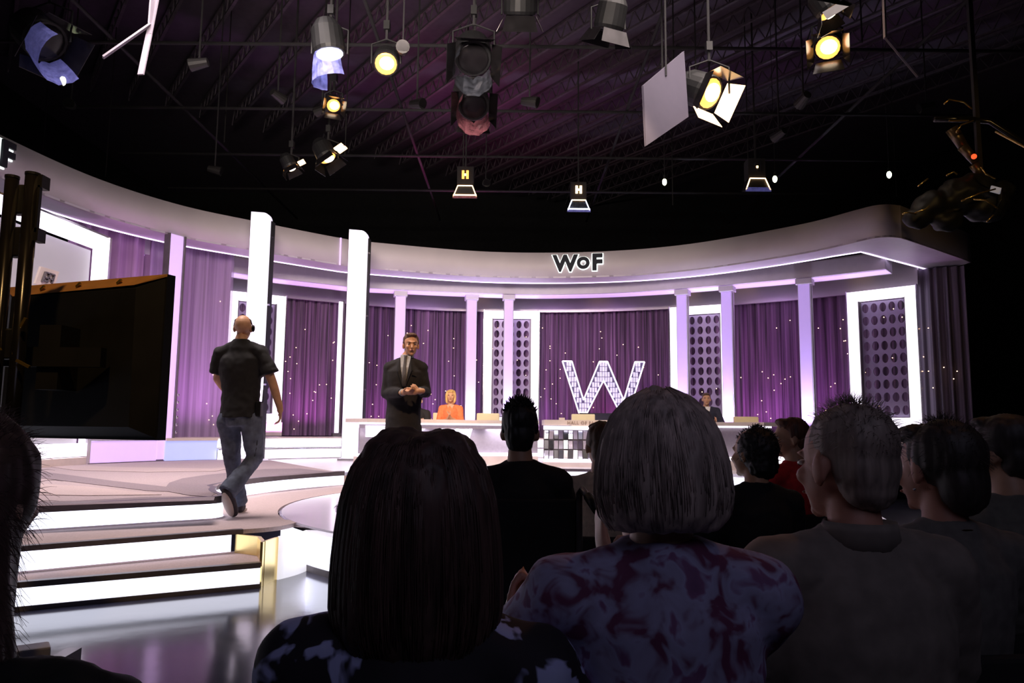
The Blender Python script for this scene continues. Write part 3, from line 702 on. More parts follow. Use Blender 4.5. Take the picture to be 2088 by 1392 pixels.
for p_,q_ in (((poles[1][0]+.03,-.04,1.62),(poles[1][0]+.05,-.04,1.66)),((poles[1][0]+.03,-.05,1.47),(poles[1][0]+.09,-.05,1.44)),((poles[0][0]+.02,-.05,1.5),(poles[0][0]+.05,-.05,1.52))):
    B().bar(p_,q_,.012).build('gold_bolt',mat('gold_clip',(.9,.6,.15),.2,.9),st)
f0=G(22,1368,0.0); f1=G(62,1340,.0)
fo=tag(B().box((0,0,.05),(.22,.12,.10),Matrix.Rotation(R(35),3,'Z')).build('stand_foot_wedge',mat('grey_wedge',(.25,.24,.3),.6),bevel=.01),'small grey foot of the monitor stand on the glossy floor at bottom left','wedge'); g=G(46,1362,0); fo.location=(g.x,g.y,0)  # end of a monitor stand leg

# ------------------------------------------------------------------ people
M_EYE=mat('eye_white',(.8,.78,.75),.2,var=.02); M_IRIS=mat('iris_dark',(.03,.02,.02),.2); M_LIP=mat('lip',(.5,.2,.16),.4); M_MOUTH=mat('mouth_dark',(.1,.03,.03),.6)
def V(*a): return Vector(a)
class Person:
    """face looks along local -Y, left hand on +X"""
    def __init__(s,label,loc,rz,scale=1.0,seat=None,k=1.0,wsh=.18,belly=0,head=(0,0,0),J=None):
        s.t=thing('person',label,'person',loc,rz); s.sc=scale
        h=seat if seat is not None else .92
        s.J={'pel':V(0,0,h+.10),'waist':V(0,.01,h+.24),'chest':V(0,.01,h+.42),'neck':V(0,.02,h+.575),'head':V(0,-.015,h+.722),
          'shL':V(wsh,.02,h+.492),'shR':V(-wsh,.02,h+.492)}
        if seat is not None:
            kz=h+.06
            s.J.update(elL=V(wsh+.06,-.10,h+.26),elR=V(-wsh-.06,-.10,h+.26),wrL=V(.07,-.34,h+.30),wrR=V(-.07,-.34,h+.30),
              hiL=V(.09,-.03,h+.09),hiR=V(-.09,-.03,h+.09),knL=V(.11,-.46,kz),knR=V(-.11,-.46,kz),anL=V(.11,-.44,.09),anR=V(-.11,-.44,.09),toL=V(.12,-.62,.035),toR=V(-.12,-.62,.035))
        if J: s.J.update({a:V(*b) for a,b in J.items()})
        s.hr=Euler((R(head[0]),R(head[1]),R(head[2]))).to_matrix(); s.wsh=wsh; s.belly=belly; s.h=h
    def HP(s,v): return s.J['head']+s.hr@(Vector(v)*s.sc)
    def hell(s,b,c,r,n=16,m=10): b.ell(s.HP(c),[x*s.sc for x in r],s.hr,n,m)
    def headblob(s,b,thin=1.0):
        s.hell(b,(0,.012,.028),(.074*thin,.094,.088)); s.hell(b,(0,-.026,-.03),(.060*thin,.066,.085)); s.hell(b,(0,-.034,-.078),(.044*thin,.05,.036)); s.hell(b,(0,-.072,-.098),(.020,.018,.017))
        b.tube([s.HP((0,-.086,.006)),s.HP((0,-.101,-.015)),s.HP((0,-.110,-.034))],[.009,.011,.014],8,'round')
        s.hell(b,(0,-.080,.022),(.048,.016,.010)); s.hell(b,(0,-.092,-.062),(.024,.010,.008)); s.hell(b,(.036,-.066,-.025),(.024,.022,.02)); s.hell(b,(-.036,-.066,-.025),(.024,.022,.02))
        for q in (-1,1): s.hell(b,(q*.079*thin,.012,-.012),(.009,.020,.031)); s.hell(b,(q*.074*thin,.008,-.035),(.008,.010,.012))
        b.tube([s.HP((0,.018,-.07)),s.J['neck']+V(0,.0,.02),s.J['neck']+V(0,.0,-.05)],[.052,.056,.066],14)
    def torso(s,b,g=0,hem=None,neck=True,shoulder=True):
        J=s.J; p,w,c=J['pel'],J['waist'],J['chest']; k=s.wsh/.18; be=s.belly
        rg=[]
        if hem is not None: rg.append((p.x,p.y,hem,.165+g+be*.5,.125+g+be*.5))
        rg+=[(p.x,p.y,p.z-.04,.160+g+be*.5,.120+g+be*.5),(p.x,p.y,p.z+.04,.158+g+be,.115+g+be),(w.x,w.y-be*.4,w.z,.138*k+g+be,.100+g+be),(c.x,c.y,c.z-.05,.158*k+g+be*.5,.112+g+be*.4),(c.x,c.y,c.z+.04,.160*k+g,.108+g),(c.x,c.y+.005,c.z+.09,.115*k+g,.085+g),(J['neck'].x,J['neck'].y,J['neck'].z-.02,.082+g*.8,.066+g*.6)]
        if neck: rg.append((J['neck'].x,J['neck'].y,J['neck'].z+.01+g*.4,.062+g*.3,.058+g*.3))
        b.loft(rg,26)
        if shoulder:
            n=J['neck']-V(0,0,.045)
            for q in ('L','R'): b.tube([n,n.lerp(J['sh'+q],.5)+V(0,0,.006),J['sh'+q]],[.050+g*.6,.050+g*.8,.052+g],12,'round')
    def arm(s,b,q,g=0,to=1.0,flare=0,fist=True):
        J=s.J; a,e,w=J['sh'+q],J['el'+q],J['wr'+q]
        if to<=.5: b.tube([a,a.lerp(e,.5*to*2),a.lerp(e,to*2*.999)],[.052+g,.050+g+flare*.5,.047+g+flare],14,'flat'); b.ell(a,(.053+g,)*3); return
        m=e.lerp(w,(to-.5)*2)
        b.tube([a,a.lerp(e,.5),e],[.051+g,.046+g,.041+g],14,'round'); b.tube([e,e.lerp(m,.35),m],[.041+g,.041+g,.030+g+flare],14,'flat'); b.ell(e,(.041+g,)*3)
    def hand(s,b,q,d,nrm,curl=.5,spread=1.0):
        """palm + four fingers + thumb; d = direction of hand, nrm = palm normal"""
        w=s.J['wr'+q]; d=Vector(d).normalized(); nrm=Vector(nrm); nrm=(nrm-d*nrm.dot(d)).normalized(); sd=d.cross(nrm)
        if q=='R': sd=-sd
        rot=Matrix((sd,d,nrm)).transposed(); pc=w+d*.055
        b.ell(pc,(.040,.052,.016),rot,14,10); b.tube([w-d*.03,w+d*.02],[.028,.030],10,'round')
        for k,(o,L) in enumerate(((-.030,.072),(-.010,.082),(.011,.076),(.030,.060))):
            p0=w+d*.088+sd*o; p1=p0+(d*math.cos(curl*.7)+nrm*math.sin(curl*.7)+sd*(o*2*spread)).normalized()*L*.5
            p2=p1+(d*math.cos(curl*1.7)+nrm*math.sin(curl*1.7)).normalized()*L*.32; p3=p2+(d*math.cos(curl*2.5)+nrm*math.sin(curl*2.5)).normalized()*L*.24
            b.tube([w+d*.05+sd*o*.8,p0,p1,p2,p3],[.011,.0098,.0090,.0083,.0072],8,'round')
        t0=w+d*.025-sd*.030; t1=t0+(d*.55-sd*.75+nrm*.25).normalized()*.036; t2=t1+(d*.85-sd*.3+nrm*.45).normalized()*.028
        b.tube([w+d*.02-sd*.012,t0,t1,t2],[.014,.0135,.011,.009],8,'round')
    def leg(s,b,q,g=0,fl=0,foot=True,full=True):
        J=s.J; h,k,a=J['hi'+q],J['kn'+q],J['an'+q]
        b.tube([h,h.lerp(k,.45),k],[.088+g,.074+g,.055+g],14,'round'); b.tube([k,k.lerp(a,.35),a],[.055+g,.053+g,.038+g+fl],14,'flat'); b.ell(k,(.055+g,)*3)
        if foot: s.foot(b,q)
    def foot(s,b,q,g=0):
        a,t=s.J['an'+q],s.J['to'+q]; d=(t-a).normalized(); hl=a-V(0,0,.045) if abs(d.z)<.6 else a+(a-t)*.05
        b.tube([a,a.lerp(hl,.8)],[.038+g,.038+g],10,'round'); b.tube([hl,hl.lerp(t,.5),t],[.036+g,.043+g,.034+g],12,'round',flat=1)
    def skin(s,m,voxel,handsL=None,handsR=None):
        b=B(); s.headblob(b); s.torso(b,-.004,neck=False)
        for q in 'LR': s.arm(b,q,0); s.leg(b,q,0)
        for q,hh in (('L',handsL),('R',handsR)): s.hand(b,q,*(hh or ((0,-1,.3),(-1 if q=='L' else 1,0,0),.4)))
        me=remeshed(b,voxel,2); me.name='body'; me.materials.append(m); return link('body',me,None,s.t)
    def eyes(s,sc=1.0,brow=None,mouth=False):
        for q in (-1,1):
            b=B(); s.hell(b,(q*.031,-.079,.002),(.0115,.0115,.0062)); o=b.build('eye',M_EYE,s.t,smooth=True)
            b=B(); s.hell(b,(q*.031,-.089,.002),(.0065,.004,.0065),10,8); b.build('iris',M_IRIS,o,smooth=True)
            if brow: b=B(); b.tube([s.HP((q*.014,-.096,.021)),s.HP((q*.034,-.094,.026)),s.HP((q*.052,-.082,.020))],[.0028,.0034,.002],6); b.build('eyebrow',brow,s.t)
        b=B(); s.hell(b,(0,-.0965,-.062),(.020,.008,.008 if mouth else .005)); o=b.build('lips',M_LIP,s.t,smooth=True)
        if mouth: b=B(); s.hell(b,(0,-.103,-.061),(.013,.0075,.0035)); b.build('mouth_opening',M_MOUTH,o,smooth=True)
    def shell(s,name,fn,m,voxel,disp=None,extra=None,smooth=2,label=None):
        b=B(); fn(b); me=remeshed(b,voxel,smooth,disp,extra); me.name=name; me.materials.append(m); o=link(name,me,None,s.t)
        if label: o['label']=label
        return o
def fold(a=.004,f=9): return lambda c: a*noise.noise(Vector((c.x*f,c.y*f,c.z*f*.6)))+a*.5*noise.noise(c*f*2.7)
def streak(a=.004,f=45): return lambda c: a*noise.noise(Vector((c.x*f,c.y*f,c.z*3)))+a*.6*noise.noise(Vector((c.x*f*2.2,c.y*f*2.2,c.z*5)))
def strand(b,pts,r0=.0016,r1=.0004):
    k=len(pts); b.tube(pts,[r0+(r1-r0)*i/(k-1) for i in range(k)],3)
def flyaway(P_,b,n,L,cen,rad,down=.6,rr=.0012,jit=.3,front=True):
    for i in range(n):
        a=random.uniform(0,2*PI); t=random.uniform(0,.62*PI); d=Vector((math.sin(t)*math.cos(a),math.sin(t)*math.sin(a),math.cos(t)))
        if d.y<-.45 and d.z<.5: continue
        p=P_.HP(Vector(cen)+Vector((d.x*rad[0],d.y*rad[1],d.z*rad[2]))*.97); l=L*random.uniform(.5,1); dd=(P_.hr@d)+Vector((random.uniform(-jit,jit),random.uniform(-jit,jit),random.uniform(-jit,jit)))
        dd.normalize(); pts=[p]; 
        for k in range(3): dd=(dd+Vector((0,0,-down*.5))).normalized(); pts.append(pts[-1]+dd*l/3)
        strand(b,pts,rr,rr*.3)
def stage_seat(x,y,top,k=.855): return top-k

SK_WARM=skinm('warm',(.62,.34,.20)); SK_PALE=skinm('pale',(.66,.42,.32)); SK_TAN=skinm('tan',(.52,.30,.2)); SK_RED=skinm('ruddy',(.5,.24,.18))

# 1. bald crew man walking away
g=G(470,1056,.36); mp=Person('bald man in black t-shirt, jeans and headset walking away across the stage step','' and 0 or (W(490,900,g.y).x,g.y+.12,.36),PI,1.0,None,wsh=.20,head=(0,0,-8),J=None) if False else None
d_=g.y+.12; x_=W(490,1000,d_).x
S=1540/ (d_)  # px per metre at that depth
def im(px,py,y=0.0): # image-plane point -> local coords of a figure facing away (rz=180)
    w=W(px,py,d_-y); return V(-(w.x-x_),-(w.y-d_),w.z-.36)
J={'pel':im(490,838,.0),'waist':im(491,800),'chest':im(491,742,.0),'neck':im(492,694,.02),'head':im(496,668,-.0),
 'shL':im(451,720),'shR':im(532,718),'elL':im(444,772,-.10),'wrL':im(468,806,-.28),'elR':im(556,780,-.0),'wrR':im(571,832,-.03),
 'hiL':im(467,856,-.0),'hiR':im(512,856,.0),'knL':im(474,938,-.12),'knR':im(520,934,-.02),'anL':im(487,1012,-.30),'anR':im(463,1004,.22),'toL':im(492,1036,-.46),'toR':im(476,1047,.06)}
# local coords: im's y>0 means towards camera which is local +Y (behind him)
p1=Person('bald man in black t-shirt, jeans and headset walking away across the stage step',(x_,d_,.36),PI,1.02,None,wsh=.20,head=(-4,0,6))
for k_,v_ in J.items(): p1.J[k_]=Vector(v_)
p1.J['toL'].z=.04; p1.J['anL'].z=.09; p1.J['toR'].z=max(.045,p1.J['toR'].z)
p1.skin(SK_WARM,.0075,((.1,-.5,-.6),(-1,0,0),.5),((-.05,-.1,-1),(.9,.2,0),.55))
TSH=cloth('black_tee',(.012,.011,.013)); JEAN=cloth('grey_blue_jeans',(.11,.13,.19),var=.35,scale=14)
p1.shell('t_shirt',lambda b:(p1.torso(b,.020,hem=p1.J['pel'].z-.06),p1.arm(b,'L',.014,.36,.028),p1.arm(b,'R',.014,.36,.028)),TSH,.011,fold(.012,8))
p1.shell('jeans',lambda b:(p1.leg(b,'L',.020,.028,False),p1.leg(b,'R',.020,.028,False),b.loft([(p1.J['pel'].x,p1.J['pel'].y,p1.J['pel'].z-.14,.15,.12),(p1.J['pel'].x,p1.J['pel'].y,p1.J['pel'].z-.04,.172,.132),(p1.J['pel'].x,p1.J['pel'].y,p1.J['pel'].z+.04,.165,.125)])),JEAN,.011,fold(.010,12))
SHOE=cloth('dark_shoe',(.05,.04,.05)); SOLE=mat('pale_sole',(.50,.42,.38),.7)
for q in 'LR':
    o=p1.shell('shoe',lambda b:p1.foot(b,q,.010),SHOE,.009); a,t_=p1.J['an'+q],p1.J['to'+q]
    if q=='R':
        nb=B(); u=(t_-a).normalized(); c=(a+t_)/2+V(0,.045,-.01); rot=u.to_track_quat('Z','Y').to_matrix(); nb.ell(c+V(0,.012,-.005),(.044,.014,.150),rot); s_=nb.build('sole',SOLE,o,smooth=True)
    else: B().box((t_.x,(a.y+t_.y)/2,.012),(.08,.26,.02)).build('sole',SOLE,o)
o=B(); o.tube([p1.HP((-.088,.0,.0)),p1.HP((-.07,.02,.07)),p1.HP((0,.02,.122)),p1.HP((.07,.02,.07)),p1.HP((.085,.0,.01))],.005,8); hs=o.build('headset_band',M_BLACK,p1.t)
o=B(); o.ell(p1.HP((-.092,.012,-.005)),(.016,.026,.034),p1.hr); o.build('ear_cup',M_BLACKG,hs,smooth=True)
o=B(); w_=p1.J['pel']; o.box((w_.x-.185,w_.y+.03,w_.z+.02),(.05,.09,.14)); bpk=o.build('belt_pack',M_BLACK,p1.t,bevel=.008); B().tube([(w_.x-.19,w_.y+.05,w_.z),(w_.x-.185,w_.y+.05,w_.z-.3),(w_.x-.17,w_.y+.05,w_.z-.42)],.005,6).build('belt_cable',M_BLACK,bpk)
B().tube([(w_.x-.21,w_.y+.03,w_.z+.08),(w_.x-.215,w_.y+.03,w_.z+.2)],.004,6).build('antenna',M_BLACK,bpk)

# 2. host in dark suit, hands clasped
dh=7.85; xh=W(830,900,dh).x
def ih(px,py,y=0.0): w=W(px,py,dh-y); return V(w.x-xh,w.y-dh,w.z-.36)
p2=Person('man in dark suit and tie standing on the podium with clasped hands','' or (xh,dh,.36),0,1.02,None,wsh=.205,head=(2,0,14))
p2.J.update(pel=ih(822,858),waist=ih(824,825),chest=ih(826,766),neck=ih(830,729,-.02),head=ih(838,703,.01),shL=ih(859,751),shR=ih(796,751),elL=ih(868,800,.0),elR=ih(788,802,.0),wrL=ih(856,797,.26),wrR=ih(822,800,.27),
 hiL=ih(838,872),hiR=ih(808,872),knL=V(.10,-.02,.50),knR=V(-.10,-.02,.50),anL=V(.10,.0,.09),anR=V(-.12,.0,.09),toL=V(.13,-.17,.035),toR=V(-.15,-.17,.035))
p2.skin(SK_WARM,.0065,((-.85,-.3,-.05),(.1,.9,.15),.8),((.75,-.35,.05),(0,.2,1),.9))
HB=hairm('brown',(.10,.05,.028)); p2.eyes(brow=HB,mouth=True)
def shorthair(P_,b,lift=.0): P_.hell(b,(0,.026,.052+lift),(.081,.095,.078)); P_.hell(b,(0,.062,-.012),(.066,.05,.06)); P_.hell(b,(0,-.045,.098+lift),(.058,.036,.022)); [P_.hell(b,(q*.072,.018,.02),(.011,.034,.034)) for q in (-1,1)]
p2.shell('hair',lambda b:shorthair(p2,b),HB,.006,streak(.005,60))
SUIT=cloth('charcoal_suit',(.011,.010,.012),scale=80); SHIRT=cloth('grey_shirt',(.42,.44,.46)); TIE=cloth('grey_tie',(.10,.10,.11))
p2.shell('jacket',lambda b:(p2.torso(b,.024,hem=p2.J['pel'].z-.13,neck=False),p2.arm(b,'L',.017,.97),p2.arm(b,'R',.017,.97)),SUIT,.010,fold(.006,9))
p2.shell('trousers',lambda b:(p2.leg(b,'L',.022,.03,False),p2.leg(b,'R',.022,.03,False)),SUIT,.011,fold(.006,9))
for q in 'LR': p2.shell('shoe',lambda b:p2.foot(b,q,.008),M_BLACK,.009)
c=p2.J['chest']; n_=p2.J['neck']; fy=c.y-.148
b=B(); b.add([(n_.x-.055,fy+.062,n_.z+.008),(n_.x+.055,fy+.062,n_.z+.008),(n_.x+.04,fy+.01,c.z+.08),(n_.x+.012,fy-.006,c.z-.115),(n_.x-.012,fy-.006,c.z-.115),(n_.x-.04,fy+.01,c.z+.08)],[(0,1,2,5),(5,2,3,4)]); o=b.build('shirt_front',SHIRT,p2.t); md=o.modifiers.new('t','SOLIDIFY'); md.thickness=.01
B().tube([(n_.x,n_.y,n_.z-.01),(n_.x,n_.y-.004,n_.z+.032)],[.070,.066],20).build('collar',SHIRT,p2.t,smooth=True)
b=B(); b.loft([(n_.x,fy-.012,c.z-.12,.022,.006),(n_.x,fy-.010,c.z-.0,.024,.006),(n_.x,fy+.012,c.z+.09,.016,.008),(n_.x,fy+.05,n_.z-.002,.014,.012),(n_.x,fy+.052,n_.z+.016,.022,.014)],12); b.build('tie',TIE,p2.t,smooth=True)
for q in (-1,1):
    b=B(); b.add([(n_.x+q*.058,fy+.05,n_.z-.004),(n_.x+q*.085,fy+.025,c.z+.06),(n_.x+q*.068,fy-.004,c.z+.03),(n_.x+q*.014,fy-.014,c.z-.125),(n_.x+q*.034,fy+.01,c.z+.06)],[(0,1,2,4),(4,2,3)]); o=b.build('lapel',SUIT,p2.t); md=o.modifiers.new('t','SOLIDIFY'); md.thickness=.008
B().ell((n_.x+.0,fy-.01,c.z-.17),(.009,.004,.009)).build('button',M_BLACK,p2.t)
B().box((n_.x+.10,fy+.004,c.z+.02),(.05,.006,.012)).build('breast_pocket',SUIT,p2.t)
for q in 'LR':
    w=p2.J['wr'+q]; e=p2.J['el'+q]; B().tube([w+(e-w).normalized()*.025,w+(e-w).normalized()*.0],.036,12).build('shirt_cuff',SHIRT,p2.t,smooth=True)

# 3. woman in orange
def on_stage(px,d,top,label,wsh,head,hx=None,**kw):
    return Person(label,((px-1044)/1540*d,d,.54),kw.pop('rz',0),kw.pop('scale',1.0),kw.pop('seat',.49),wsh=wsh,head=head)
p3=on_stage(920,13.9,1.86,'blonde woman in orange dress clapping behind the desk',.165,(-4,0,0))
p3.J.update(wrL=V(.03,-.24,.49+.30),wrR=V(-.04,-.25,.49+.28),elL=V(.21,-.06,.49+.24),elR=V(-.21,-.06,.49+.24))
p3.skin(SK_WARM,.010,((-.3,-.4,.8),(-1,0,0),.2),((.3,-.4,.8),(1,0,0),.2))
HBL=hairm('golden',(.62,.38,.13)); p3.eyes(brow=HBL)
p3.shell('hair',lambda b:(p3.hell(b,(0,.03,.045),(.088,.10,.085)),p3.hell(b,(0,.06,-.05),(.085,.06,.09)),[b.tube([p3.HP((q*.06,-.02,.08)),p3.HP((q*.083,-.025,.0)),p3.HP((q*.078,-.03,-.085)),p3.HP((q*.062,-.03,-.13))],[.025,.026,.024,.014],10,'round') for q in (-1,1)],p3.hell(b,(-.0,-.055,.078),(.06,.035,.025))),HBL,.009,streak(.005,60))
ORG=cloth('orange_dress',(.85,.22,.08))
p3.shell('dress',lambda b:(p3.torso(b,.012,neck=False,shoulder=True),p3.arm(b,'L',.012,.85),p3.arm(b,'R',.012,.85),p3.leg(b,'L',.02,.03,False),p3.leg(b,'R',.02,.03,False)),ORG,.012,fold(.006,10))
b=B(); n_=p3.J['neck']; b.add([(n_.x-.07,n_.y-.075,n_.z-.012),(n_.x+.07,n_.y-.075,n_.z-.012),(n_.x,n_.y-.140,n_.z-.15)],[(0,1,2)]); o=b.build('neckline',SK_WARM,p3.t); md=o.modifiers.new('t','SOLIDIFY'); md.thickness=.012
# 4. panellist hidden behind the host
p4=on_stage(853,13.9,1.7,'person in black top seated behind the host, mostly hidden',.17,(0,0,0),seat=.40)
p4.J.update(elL=V(.20,-.05,.64),wrL=V(.15,-.26,.72)); p4.skin(SK_PALE,.012)
p4.shell('hair',lambda b:shorthair(p4,b),HB,.010); p4.shell('top',lambda b:(p4.torso(b,.012),p4.arm(b,'L',.014,.45),p4.arm(b,'R',.014,.45),p4.leg(b,'L',.02,.03,False),p4.leg(b,'R',.02,.03,False)),SUIT,.014)
# 5. seated man in suit at right
p5=on_stage(1443,14.35,1.9,'man in navy suit and white shirt seated behind the right desk',.20,(0,0,-12),seat=.50)
p5.skin(SK_WARM,.010); p5.eyes(brow=HB); p5.shell('hair',lambda b:shorthair(p5,b,-.004),HB,.009,streak(.004,60))
NAVY=cloth('navy_suit',(.02,.022,.05)); p5.shell('jacket',lambda b:(p5.torso(b,.026,neck=False),p5.arm(b,'L',.02,.97),p5.arm(b,'R',.02,.97)),NAVY,.012,fold(.005)); p5.shell('trousers',lambda b:(p5.leg(b,'L',.02,.03,False),p5.leg(b,'R',.02,.03,False)),NAVY,.014)
c=p5.J['chest']; n_=p5.J['neck']; b=B(); b.add([(-.05,c.y-.10,n_.z),(.05,c.y-.10,n_.z),(0,c.y-.150,c.z-.06)],[(0,1,2)]); o=b.build('shirt_front',cloth('white_shirt',(.75,.75,.8)),p5.t); md=o.modifiers.new('t','SOLIDIFY'); md.thickness=.012
b=B(); b.loft([(0,c.y-.165,c.z-.05,.014,.005),(0,c.y-.13,c.z+.07,.018,.006),(0,n_.y-.09,n_.z+.0,.014,.01)],10); b.build('tie',TIE,p5.t)

# ------------------------------------------------------------------ audience
CH=['bushy-haired person at the left edge','long-haired woman','person in cream shirt','woman with silver bob','curly-haired woman','man in red','older man with thin grey hair','woman with a necklace','man at the far right edge']
def aud(px,d,pytop,label,wsh=.18,head=(0,0,0),turn=0,ht=.865,**kw):
    w=W(px,pytop,d); seat=w.z-ht
    P_=Person(label,(w.x,d,0),PI+R(turn),kw.pop('scale',1.0),seat,wsh=wsh,head=head,belly=kw.pop('belly',0)); 
    sc=thing('audience_chair','black chair under the '+CH.pop(0),'chair',(w.x,d,0),PI+R(turn),'dark audience chairs')
    B().box((0,-.10,seat-.035),(.44,.44,.06)).build('seat',M_MATTE,sc,bevel=.015); B().box((0,.185,seat+.16),(.42,.04,.26)).build('backrest',M_MATTE,sc,bevel=.012)
    for a in (-.19,.19):
        for c_ in (-.28,.15): B().bar((a,c_,0),(a,c_,seat-.06),.025).build('leg',M_BLACKG,sc)
        B().bar((a,.18,seat-.08),(a,.185,seat+.08),.02).build('back_post',M_BLACKG,sc)
    return P_
def dress(P_,topm,legm,sleeve=.34,g=.016,vox=.012,f=fold(.008,9),hands=None,skin=SK_PALE,svox=.011,nm='shirt',flare=.015):
    P_.skin(skin,svox,*(hands or (None,None)))
    P_.shell(nm,lambda b:(P_.torso(b,g),P_.arm(b,'L',g,sleeve,flare),P_.arm(b,'R',g,sleeve,flare)),topm,vox,f)
    P_.shell('trousers',lambda b:(P_.leg(b,'L',.016,.02,False),P_.leg(b,'R',.016,.02,False)),legm,.016)
    for q in 'LR': P_.shell('shoe',lambda b:P_.foot(b,q,.008),M_BLACK,.013)
LEGD=cloth('dark_trousers',(.02,.02,.028))
# 6 left edge
HDK=hairm('dark_red_brown',(.09,.045,.045))
q6=aud(-68,1.02,806,'person with bushy dark hair and black fleece cut off by the left picture edge',.215,(0,0,0),0,ht=.86)

for k_ in q6.J: q6.J[k_].z-=(0 if k_=='head' or k_[:2] in('kn','an','to') else .07 if k_!='neck' else .05)
dress(q6,cloth('black_fleece',(.010,.010,.011)),LEGD,.9,.03,f=fold(.018,12))
ex=B(); flyaway(q6,ex,1500,.035,(0,.03,.0),(.10,.115,.125),.4,.0005,.6)
for i in range(1500):
    z=random.uniform(-.38,.0); a=random.uniform(-.4,PI+.4); p0=q6.J['head']+V(.090*math.cos(a),.05+.072*math.sin(a),z); dd=V(math.cos(a)*.8,.3*math.sin(a),random.uniform(-1.4,.1)).normalized(); strand(ex,[p0,p0+dd*.018,p0+dd*.032+V(0,0,-.012)],.0005,.0002)
q6.shell('hair',lambda b:(q6.hell(b,(0,.02,.02),(.095,.11,.105)),b.loft([(q6.J['head'].x,q6.J['head'].y+.04,q6.J['head'].z+z,rx,ry) for z,rx,ry in ((-.38,.085,.05),(-.30,.105,.06),(-.2,.098,.07),(-.10,.090,.08),(.0,.09,.09))])),HDK,.008,streak(.010,28),ex)
# 7 long-haired woman
def loc(P_,w): return P_.t.rotation_euler.to_matrix().transposed()@(Vector(w)-P_.t.location)
HLB=hairm('long_dark_brown',(.085,.045,.040),.6)
q7=aud(862,1.2,868,'woman with long straight dark brown hair in a blue-blotched dark top',.170,(3,0,0),0,ht=.86)
wq=loc(q7,W(1072,1330,1.62)); q7.J.update(wrL=wq+V(.03,0,0),wrR=wq+V(-.04,0,0),elL=V(.02,-.22,q7.h+.22),elR=V(-.27,-.16,q7.h+.22))
BLOT=floral('dark_blue_blotch',[(.0,(.010,.008,.014)),(.53,(.016,.012,.022)),(.57,(.45,.48,.85)),(.70,(.5,.55,.9)),(1,(.05,.04,.08))],14)
dress(q7,BLOT,LEGD,.34,.026,hands=(((.05,-.3,.9),(-1,0,0),.3),((.1,-.3,.9),(1,0,0),.3)),skin=SK_RED,svox=.0085)
hz=q7.J['head']; ex=B()
prof=[(.132,.045,.04),(.118,.078,.072),(.085,.102,.098),(.04,.116,.110),(-.02,.124,.112),(-.07,.128,.108),(-.12,.129,.100),(-.16,.122,.090),(-.185,.110,.078),(-.20,.092,.06)]
def r7(t):
    t=max(0,min(.999,t))*(len(prof)-1); i=int(t); f=t-i; return [prof[i][k]*(1-f)+prof[i+1][k]*f for k in range(3)]
for i in range(900):
    a=random.uniform(-.5,PI+.5); t0=random.uniform(.0,.35); t1=min(1,t0+random.uniform(.35,.8)); pts=[]; wob=random.uniform(-.06,.06); lift=random.uniform(1.0,1.02)
    for k in range(9):
        z,rx,ry=r7(t0+(t1-t0)*k/8); aa=a+wob*k/8; pts.append(V(hz.x+math.cos(aa)*rx*lift,hz.y+.045+math.sin(aa)*ry*lift,hz.z+z-.01))
    strand(ex,pts,.0016,.0007)
def hair7(b):
    b.loft([(hz.x,hz.y+.045,hz.z+z-.01,rx,ry) for z,rx,ry in reversed(prof)],40); 
    for q in (-1,1): q7.hell(b,(q*.034,.04,.088),(.055,.075,.046)); 
o7=q7.shell('hair',hair7,HLB,.008,streak(.007,40),ex)
# 8 spiky man in a wheelchair
w8=W(1066,818,3.3)
q8=Person('man with spiky black hair and black t-shirt seated in the wheelchair',(w8.x-.01,3.3,0),PI+R(1),1.0,w8.z-.845,wsh=.165,head=(4,0,-4))
q8.J['head'].z-=.012; q8.J['elL'].x-=.04; q8.J['elR'].x+=.04
HK=hairm('black',(.012,.010,.012)); dress(q8,TSH,LEGD,.34,.016,skin=SK_TAN,nm='t_shirt')
ex=B()
for i in range(420):
    a=random.uniform(0,2*PI); t=random.uniform(0,.34*PI); d=V(math.sin(t)*math.cos(a),math.sin(t)*math.sin(a),math.cos(t)); 
    p=q8.HP((d.x*.078,.02+d.y*.09,.055+d.z*.068)); dd=(q8.hr@d+V(random.uniform(-.45,.45),random.uniform(-.45,.45),.25)).normalized(); L=random.uniform(.012,.040)*(.35+.9*d.z**2)
    ex.tube([p,p+dd*L*.6,p+dd*L],[.0045,.003,.0006],4)
q8.shell('hair',lambda b:(shorthair(q8,b),q8.hell(b,(0,.05,-.04),(.06,.05,.055))),HK,.007,streak(.004,60),ex)
h8=q8.h; wc=thing('wheelchair','black wheelchair with push handles holding the spiky-haired man','wheelchair',(w8.x+.02,3.3,0),PI+R(3))
B().box((0,-.10,h8-.03),(.44,.46,.05)).build('seat',M_BLACK,wc,bevel=.01); B().box((0,.17,h8+.22),(.42,.03,.44)).build('backrest',M_MATTE,wc,bevel=.01)
